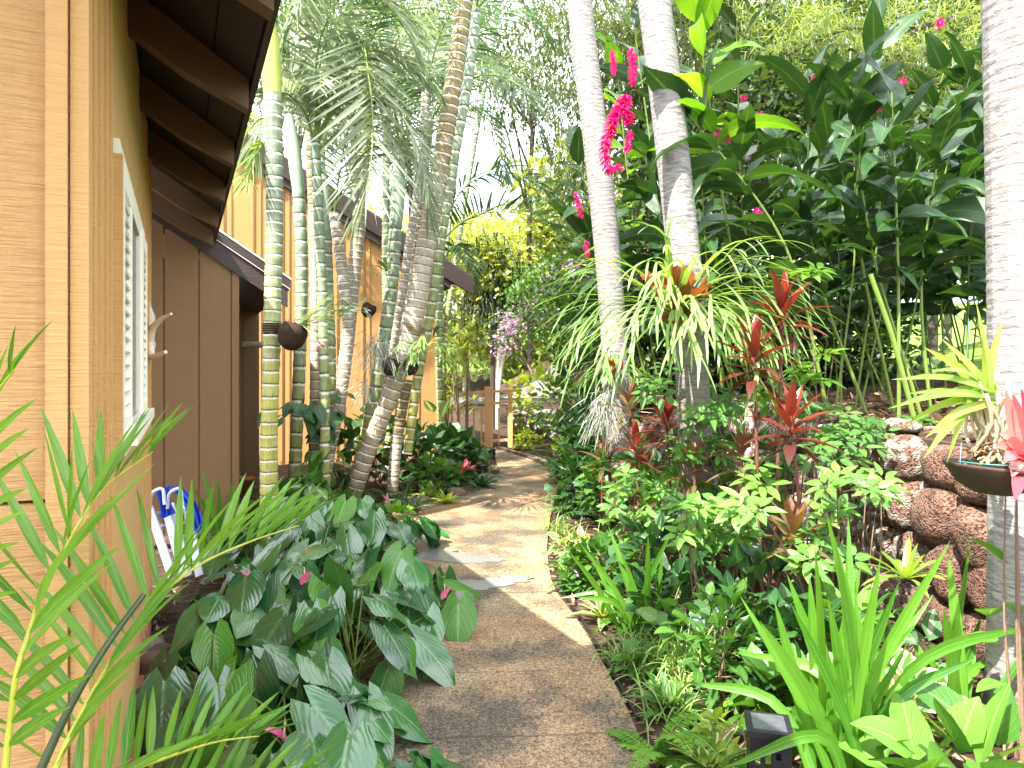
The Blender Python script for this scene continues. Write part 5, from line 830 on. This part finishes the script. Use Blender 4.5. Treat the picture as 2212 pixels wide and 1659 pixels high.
for u in (932, 976, 992, 1008, 1024, 1040, 1078): mb = MB(); x, y, _ = gp(u, 0); box(mb, x - .018, x + .018, y - .018, y + .018, .05, .82); part('baluster', mb, M_RAIL, o, smooth=False)
mb = MB(); bar(mb, gp(985, 882), gp(1046, 850), .05); part('brace', mb, M_RAIL, o, smooth=False)
o = thing('house', 'far white-walled cottage with a reddish roof beyond the railing', 'house', (-1.2, 24, 0)); 
def ph(u, v, Y=24): return P(u, v, Y)
mb = MB(); a0, a1, a2 = ph(1050, 850), ph(1185, 778), ph(1300, 778); 
for dy in (0,): mb.add([a0, a1, a1 + A([0, 4, .0]), a0 + A([0, 4, 0]), a0 - A([0, 0, .25]), a1 - A([0, 0, .28])], [(0, 1, 2, 3), (4, 5, 1, 0)])
mb.add([a1, a2, a2 + A([0, 4, 0]), a1 + A([0, 4, 0])], [(0, 1, 2, 3)]); part('roof', mb, M_REDROOF, o, smooth=False)
mb = MB(); mb.add([ph(1068, 860, 24.1), ph(1230, 860, 24.1), ph(1230, 790, 24.1), ph(1185, 788, 24.1)], [(0, 1, 2, 3)]); mb.add([A([*ph(960, 0, 24.2)[:2], -.1]), A([*ph(1300, 0, 24.2)[:2], -.1]), ph(1300, 858, 24.2), ph(960, 858, 24.2)], [(0, 1, 2, 3)]); part('wall', mb, M_CONCW, o, smooth=False)
for u0, u1, v0, v1 in ((975, 1000, 900, 935), (1010, 1030, 880, 935), (1072, 1090, 880, 930)): mb = MB(); mb.add([ph(u0, v1, 24.15), ph(u1, v1, 24.15), ph(u1, v0, 24.15), ph(u0, v0, 24.15)], [(0, 1, 2, 3)]); part('window', mb, M_GLASS, o, smooth=False)
mb = MB(); bar(mb, ph(1050, 845, 23.9), ph(940, 905, 23.9), .3, .12); part('stair_stringer', mb, M_REDROOF, o, smooth=False)
o = thing('stone_wall', 'low wall of pale rounded stones beside the gate', 'wall', A([*P(1130, 0, 16)[:2], 0]))
m, N, O = mat('pale_stone'); O(bsdf(N, mixc(N, N('Attribute', attribute_name='rnd').outputs['Fac'], (.19, .175, .16), (.36, .34, .32)), .85, bump(N, noise(N, 20, 5, objv(N)), .5, .02))); M_STONE = m
x0 = P(1096, 0, 16)[0]
for r_ in range(4):
    mb = MB()
    for k in range(8): blob(mb, (x0 + .12 + k * .23 + .1 * (r_ % 2), 16 + U(-.03, .03), .10 + r_ * .17), (.125, .14, .095), 10, .15)
    part('stone_course', mb, M_STONE, o)
# ---------------- small objects
def lantern(label, u, v, h, r, sq=False):
    b = G(u, v); o = thing('path_light', label, 'light', b, 'black path lights'); mb = MB(); a = np.linspace(0, 2 * math.pi, 17); rows = 7
    for i in range(16):
        for j in range(rows):
            if (i * 5 + j * 3 + i * j) % 4 == 0 and 0 < j < rows - 1: continue
            z0, z1 = h * j / rows, h * (j + 1) / rows; V = [(r * math.cos(t), r * math.sin(t), z) for z in (z0, z1) for t in (a[i], a[i + 1])]; mb.add(A(V) + b, [(0, 1, 3, 2)])
    part('shade', mb, M_BLACK, o, smooth=False); mb = MB(); lathe(mb, b, [(.0001, h + .012), (r * .9, h + .010), (r * 1.08, h), (r * 1.08, h - .015), (r * .9, h - .016)], 16); part('cap', mb, M_BLACK, o); mb = MB(); lathe(mb, b, [(r * .35, 0), (r * .35, h * .8)], 10); part('lamp', mb, M_CREAM, o); return o
lantern('black filigree lantern at the right edge of the path', 1232, 1108, .27, .052); lantern('black path light in the left bed by the red bromeliad', 1041, 1040, .24, .085); lantern('black path light at the far tip of the left bed', 1062, 992, .18, .07)
# square solar light
b = A([*P(1660, 0, 2.45)[:2], 0]); o = thing('solar_light', 'square black solar garden light with a pale panel on top', 'light', b, None, R(-14)); W_ = .068; hh = .335; mb = MB(); k = 8
def lpart(name, mb, m, par=o): return part(name, mb, m, par, local=True, smooth=False)
cells = [(i, j) for i in range(k) for j in range(14)]
for s in range(4):
    Rm = rot('Z', s * math.pi / 2)
    for i, j in cells:
        if 1 <= i < k - 1 and 1 <= j < 12 and (i * 7 + j * 5 + i * j * 3) % 7 in (0, 3): continue
        x0, x1 = -W_ + 2 * W_ * i / k, -W_ + 2 * W_ * (i + 1) / k; z0, z1 = hh * j / 14, hh * (j + 1) / 14; mb.add(A([(x0, -W_, z0), (x1, -W_, z0), (x1, -W_, z1), (x0, -W_, z1)]) @ Rm.T, [(0, 1, 2, 3)])
lpart('lantern_body', mb, M_BLACK); mb = MB(); box(mb, -W_ * 1.12, W_ * 1.12, -W_ * 1.12, W_ * 1.12, hh, hh + .022); lid = lpart('lid', mb, M_BLACK); mb = MB(); box(mb, -W_ * .82, W_ * .82, -W_ * .82, W_ * .82, hh + .0222, hh + .0255); lpart('solar_panel', mb, M_SOLAR, lid)
mb = MB(); box(mb, -.02, .02, -.02, .02, 0, .2); lpart('lamp', mb, M_BLACK)
# stake light with white cap, hose, jug, pot, log sign, antlers
b = G(1246, 1290); o = thing('stake_light', 'thin black stake light with a white cap at the path edge', 'light', b); mb = MB(); lathe(mb, b, [(.006, 0), (.006, .15)], 8); part('stake', mb, M_BLACK, o); mb = MB(); lathe(mb, b, [(.018, .15), (.021, .20), (.021, .205)], 12); part('lens', mb, M_WHITE, o); mb = MB(); lathe(mb, b, [(.028, .203), (.026, .215), (.0001, .222)], 14); part('cap', mb, M_BLACK, o)
mb = MB(); tube(mb, spline([G(u, v) + A([0, 0, .014]) for u, v in ((1196, 1200), (1206, 1255), (1225, 1300), (1262, 1350), (1290, 1400), (1325, 1460), (1358, 1520), (1380, 1560))], 60), .010, 8); solo('drip_hose', mb, M_BLACK, 'black drip hose lying along the right path edge', 'hose', G(1225, 1300))
mb = MB(); tube(mb, spline([A([*P(u, 0, Y)[:2], .04]) for u, Y in ((1075, 14), (1110, 13.2), (1165, 11.9), (1200, 10.7), (1207, 9.6))], 40), .03, 8); solo('bed_edging', mb, M_BARKD, 'dark log edging along the far bend of the path', 'edging', A([*P(1165, 0, 11.9)[:2], 0]))
b = A([*P(1525, 0, 3.9)[:2], 0.09]); mb = MB(); lathe(mb, b, [(.0001, 0), (.085, 0), (.09, .12), (.085, .16), (.04, .2), (.035, .24), (.04, .245)], 18); M_JUG = plain('pale_plastic', (.30, .36, .46), .3, .05, 6, .02); o = thing('plastic_jug', 'pale bluish plastic jug half hidden behind the grassy clump', 'jug', b); part('body', mb, M_JUG, o); mb = MB(); tube(mb, arc(b + A([.05, -.02, .2]), A([1, 0, .6]), .16, 2.2, 10), .01, 7); part('handle', mb, M_JUG, o)
b = A([*P(530, 0, 8.9)[:2], 0]); mb = MB(); lathe(mb, b + A([0, 0, .0]), [(.0001, .005), (.075, 0), (.098, .19), (.112, .19), (.115, .235), (.10, .235), (.09, .2), (.0001, .19)], 22); solo('flower_pot', mb, M_TERRA, 'small terracotta pot on the ground by the recessed wall', 'pot', b)
c = P(546, 745, 8.95); mb = MB(); q = spline([c - hn * .13, c + A([0, 0, .005]), c + hn * .13], 14); tube(mb, q, .04 * (1 + .12 * np.sin(np.arange(14) * 1.9)), 9, jit=.07); o = solo('log_sign', mb, M_BARK, 'short knobbly log mounted on the recessed wall', 'log', c)
c = P(322, 735, 4.35); o = thing('antlers', 'pale antlers mounted on the wall past the window', 'antlers', c); mb = MB(); tube(mb, spline([P(322, 742, 4.35), P(328, 712, 4.3), P(345, 692, 4.25), P(370, 678, 4.2)], 20), np.linspace(.030, .009, 20), 8, jit=.03); part('antler', mb, M_BONE, o); mb = MB(); tube(mb, spline([P(322, 748, 4.35), P(328, 770, 4.3), P(342, 768, 4.25), P(358, 760, 4.2)], 20), np.linspace(.030, .011, 20), 8, jit=.03); part('antler', mb, M_BONE, o)
mb = MB(); blob(mb, P(322, 745, 4.36), (.035, .05, .06), 12, .2); blob(mb, P(324, 690, 4.38), (.02, .04, .10), 12, .3); part('skull_plate', mb, M_BONE, o)
# folded beach chair with blue cloth
b = A([*P(385, 0, 5.1)[:2], 0]); o = thing('beach_chair', 'folded white beach chair leaning by the wall', 'chair', b)
for du in (0, 34, 46, 80): mb = MB(); bar(mb, P(322 + du, 1095 - du * .12, 5.1 + du * .002), P(372 + du * .75, 1245, 4.95), .055, .022, (0, -1, .3)); part('frame_bar', mb, M_ALU, o, smooth=False)
for k in range(5): mb = MB(); v = 1110 + k * 27; bar(mb, P(330 + k * 9, v, 5.12), P(408 + k * 9, v - 10, 5.2), .018, .018); part('slat', mb, M_ALU, o, smooth=False)
for u0 in (330, 368): mb = MB(); tube(mb, spline([P(u0 - 6, 1098, 5.05), P(u0 + 2, 1062, 5.0), P(u0 + 18, 1055, 5.0), P(u0 + 26, 1090, 5.0)], 14), .012, 7); part('arm_tube', mb, M_ALU, o)
mb = MB(); g_ = np.linspace(0, 1, 22)
for (pa, pb, pd) in (([(330, 1058), (345, 1090), (352, 1120)], [(362, 1050), (372, 1085), (376, 1110)], 5.06), ([(362, 1050), (392, 1085), (425, 1150)], [(385, 1050), (425, 1085), (446, 1150)], 5.02)):
    e0 = spline([P(u, v, pd) for u, v in pa], 22); e1 = spline([P(u, v, pd + .05) for u, v in pb], 22); kk = np.linspace(0, 1, 14)[None, :, None]; V = e0[:, None] * (1 - kk) + e1[:, None] * kk; V[..., 1] += .025 * np.sin(kk[..., 0] * 15 + g_[:, None] * 5); mb.add(V, grid_q(22, 14))
c_ = solo('beach_cloth', mb, M_BLUE, 'bright blue fabric bunched on the folded chair', 'fabric', P(370, 1080, 5.05))
# hanging bowl on the right trunk
c = P(2150, 1010, 2.72); o = thing('hanging_bowl', 'dark weathered bowl of bark hung on the right palm trunk', 'planter', c); mb = MB(); pr = [(.0001, -.10), (.07, -.10), (.13, -.065), (.175, 0), (.182, .012), (.17, .012), (.15, -.01), (.0001, -.012)]; lathe(mb, c, pr, 30, tilt=rot('Y', .06)); part('bowl', mb, M_BOWL, o)
mb = MB(); n = 170; a = U(-3.14, 3.14, n); r_ = .115 * U(0, 1, n)**.5; leaves(mb, c + np.stack([r_ * np.cos(a), r_ * np.sin(a), U(-.01, .05, n) + .09 * (1 - r_ / .115)], 1), nrm(rng.normal(size=(n, 3)) * A([1, 1, .5])), .045, .010, 'lance', 3, 2, .3, .4); part('bark_chips', mb, L_DRY, o)
mb = MB(); tube(mb, [c + A([.178 * math.cos(t), .178 * math.sin(t), .03]) for t in np.linspace(-2.9, 0, 20)], .002, 5); tube(mb, spline([c + A([-.17, -.05, .02]), c + A([-.05, .1, .35]), c + A([.06, .25, .6])], 8), .0015, 4); part('wire', mb, plain('green_wire', (.02, .22, .18), .4, .1), o)
og = thing('orchid', 'orchid with long yellow-green strap leaves growing in the bowl', 'plant', c + A([0, 0, .03])); mb = MB(); ob = P(2140, 870, 2.72)
for u, v in ((1995, 750), (1925, 820), (1918, 883), (1952, 920), (2032, 730), (1995, 990), (2045, 1000), (1998, 946), (2108, 650), (2165, 690), (1960, 850), (2162, 853), (2060, 780), (2010, 800), (2120, 720), (2020, 860)):
    e = P(u, v, 2.72 + U(-.15, .1)); b_ = ob + rng.normal(0, .025, 3); d = e - b_; ribbon(mb, [b_, b_ + d * .5 + ZUP * .035, e], .0165 * U(.8, 1.15), 'lance', .35)
part('foliage', mb, L_ORCH, og); mb = MB()
for k in range(26): e = ob + rng.normal(0, 1, 3) * A([.05, .04, .05]); tube(mb, spline([c + A([rng.normal(0, .05), rng.normal(0, .04), .03]), (c + e) / 2 + rng.normal(0, .02, 3), e], 6), U(.004, .009), 5)
part('pseudobulb', mb, L_ORCH.copy() if False else plain('pale_roots', (.42, .38, .24), .7, .25, 30), og)
br = thing('bromeliad', 'pink and red bromeliad at the right rim of the bowl', 'bromeliad', c + A([.08, -.02, .0])); mb = MB(); bb = P(2205, 985, 2.62)
for u, v in ((2158, 936), (2168, 996), (2192, 1083), (2240, 930), (2150, 965), (2230, 1060), (2185, 1030), (2172, 955), (2250, 990)): e = P(u, v, 2.55 + U(-.05, .05)); ribbon(mb, [bb, bb + (e - bb) * .55 + ZUP * .02, e], .024, 'strap', .3)
for u, v in ((2172, 842), (2188, 850), (2205, 838)): ribbon(mb, [bb, P(u + 12, v + 70, 2.62), P(u, v, 2.6)], .02, 'strap', .45)
part('foliage', mb, L_BROM, br)
low(2195, 0, 2.85, .10, 12, .17, L_SCHEF, 'bright young leaves beside the foot of the right palm trunk', h=.7, W=.33)
# mossy rocks by the house footing, stones along the left bed
for u, v, r_, lab, mm in ((350, 1560, .16, 'mossy yellowish rock by the house footing', (.16, .16, .07)), (375, 1470, .17, 'reddish rock behind the mossy one', (.09, .055, .045)), (322, 1440, .12, 'pale speckled rock against the footing', (.17, .15, .14)), (345, 1490, .09, 'small grey rock between the footing rocks', (.1, .09, .09)), (330, 1610, .12, 'dark rock low at the footing', (.06, .055, .05))):
    b = G(u, v); mb = MB(); blob(mb, b + A([0, 0, r_ * .4]), (r_, r_ * .9, r_ * .7), 18, .2); solo('rock', mb, plain('footing_rock', mm, .9, .5, 12, .8), lab, 'rock', b, 'rocks by the house footing')
for i, (u, v, r_) in enumerate([(852, 1104, .07), (880, 1095, .09), (915, 1086, .08), (945, 1080, .06), (985, 1072, .10), (1010, 1062, .07), (1035, 1052, .06), (1050, 1044, .11), (1068, 1036, .07)]):
    b = G(u, v); mb = MB(); blob(mb, b + A([0, 0, r_ * .4]), (r_ * 1.3, r_, r_ * .75), 12, .2); solo('edging_stone', mb, plain('edging_stone', (.16, .11, .085), .9, .4, 14, .6), 'rounded brown stone in the row along the left bed edge', 'stone', b, 'stones edging the left bed')
# litter on the beds
mb = MB(); n = 9000; y = 2.0 + 11 * U(0, 1, n)**1.6; x = U(-2.6, 3.0, n)
er = np.interp(y, [p[1] for p in rp[1:][::3]], [p[0] for p in rp[1:][::3]]); el = np.interp(y, [p[1] for p in lp[1:][::3]], [p[0] for p in lp[1:][::3]]); ok = (x > er + .015) | (x < el - .02); x, y = x[ok], y[ok]; z = gz(x, y) + U(.004, .03, len(x))
leaves(mb, np.stack([x, y, z], 1), nrm(rng.normal(size=(len(x), 3)) * A([1, 1, .25])), U(.03, .11, len(x)), U(.004, .014, len(x)), 'lance', 3, 2, .2, .6, roll=rng.normal(0, .8, len(x)))
n = 2500; x = U(2.6, 5.5, n); y = U(3.5, 8.5, n); leaves(mb, np.stack([x, y, gz(x, y) + U(.005, .03, n)], 1), nrm(rng.normal(size=(n, 3)) * A([1, 1, .25])), U(.05, .2, n), U(.008, .03, n), 'lance', 3, 2, .2, .6, roll=rng.normal(0, .8, n))
tag(part('leaf_litter', mb, L_DRY), 'dry brown leaves and twigs scattered over the beds', 'leaf litter', None, 'stuff')
mb = MB(); n = 26; t = U(0, 1, n); k = (t**1.5 * 85).astype(int) + 1; f_ = U(.1, .95, n)[:, None]; p = lp[k] * (1 - f_) + rp[k] * f_; p[:, 2] = .027
leaves(mb, p, nrm(rng.normal(size=(n, 3)) * A([1, 1, .05])), U(.02, .06, n), U(.003, .008, n), 'lance', 4, 2, .1, .5); tag(part('fallen_leaves', mb, L_DRY), 'a few small dry leaves fallen on the path', 'leaf litter', None, 'stuff')

low(1165, 0, 15.5, .8, 170, .22, L_LIME, 'pale sunlit shrub in front of the far cottage wall', h=1.0, W=.3); low(1120, 0, 15.2, .35, 70, .18, L_LIME, 'pale leafy plant on top of the stone wall', h=.95, W=.3); low(1210, 0, 14.2, .6, 150, .2, L_MID, 'leafy green shrub right of the stone wall', h=.9, W=.32)
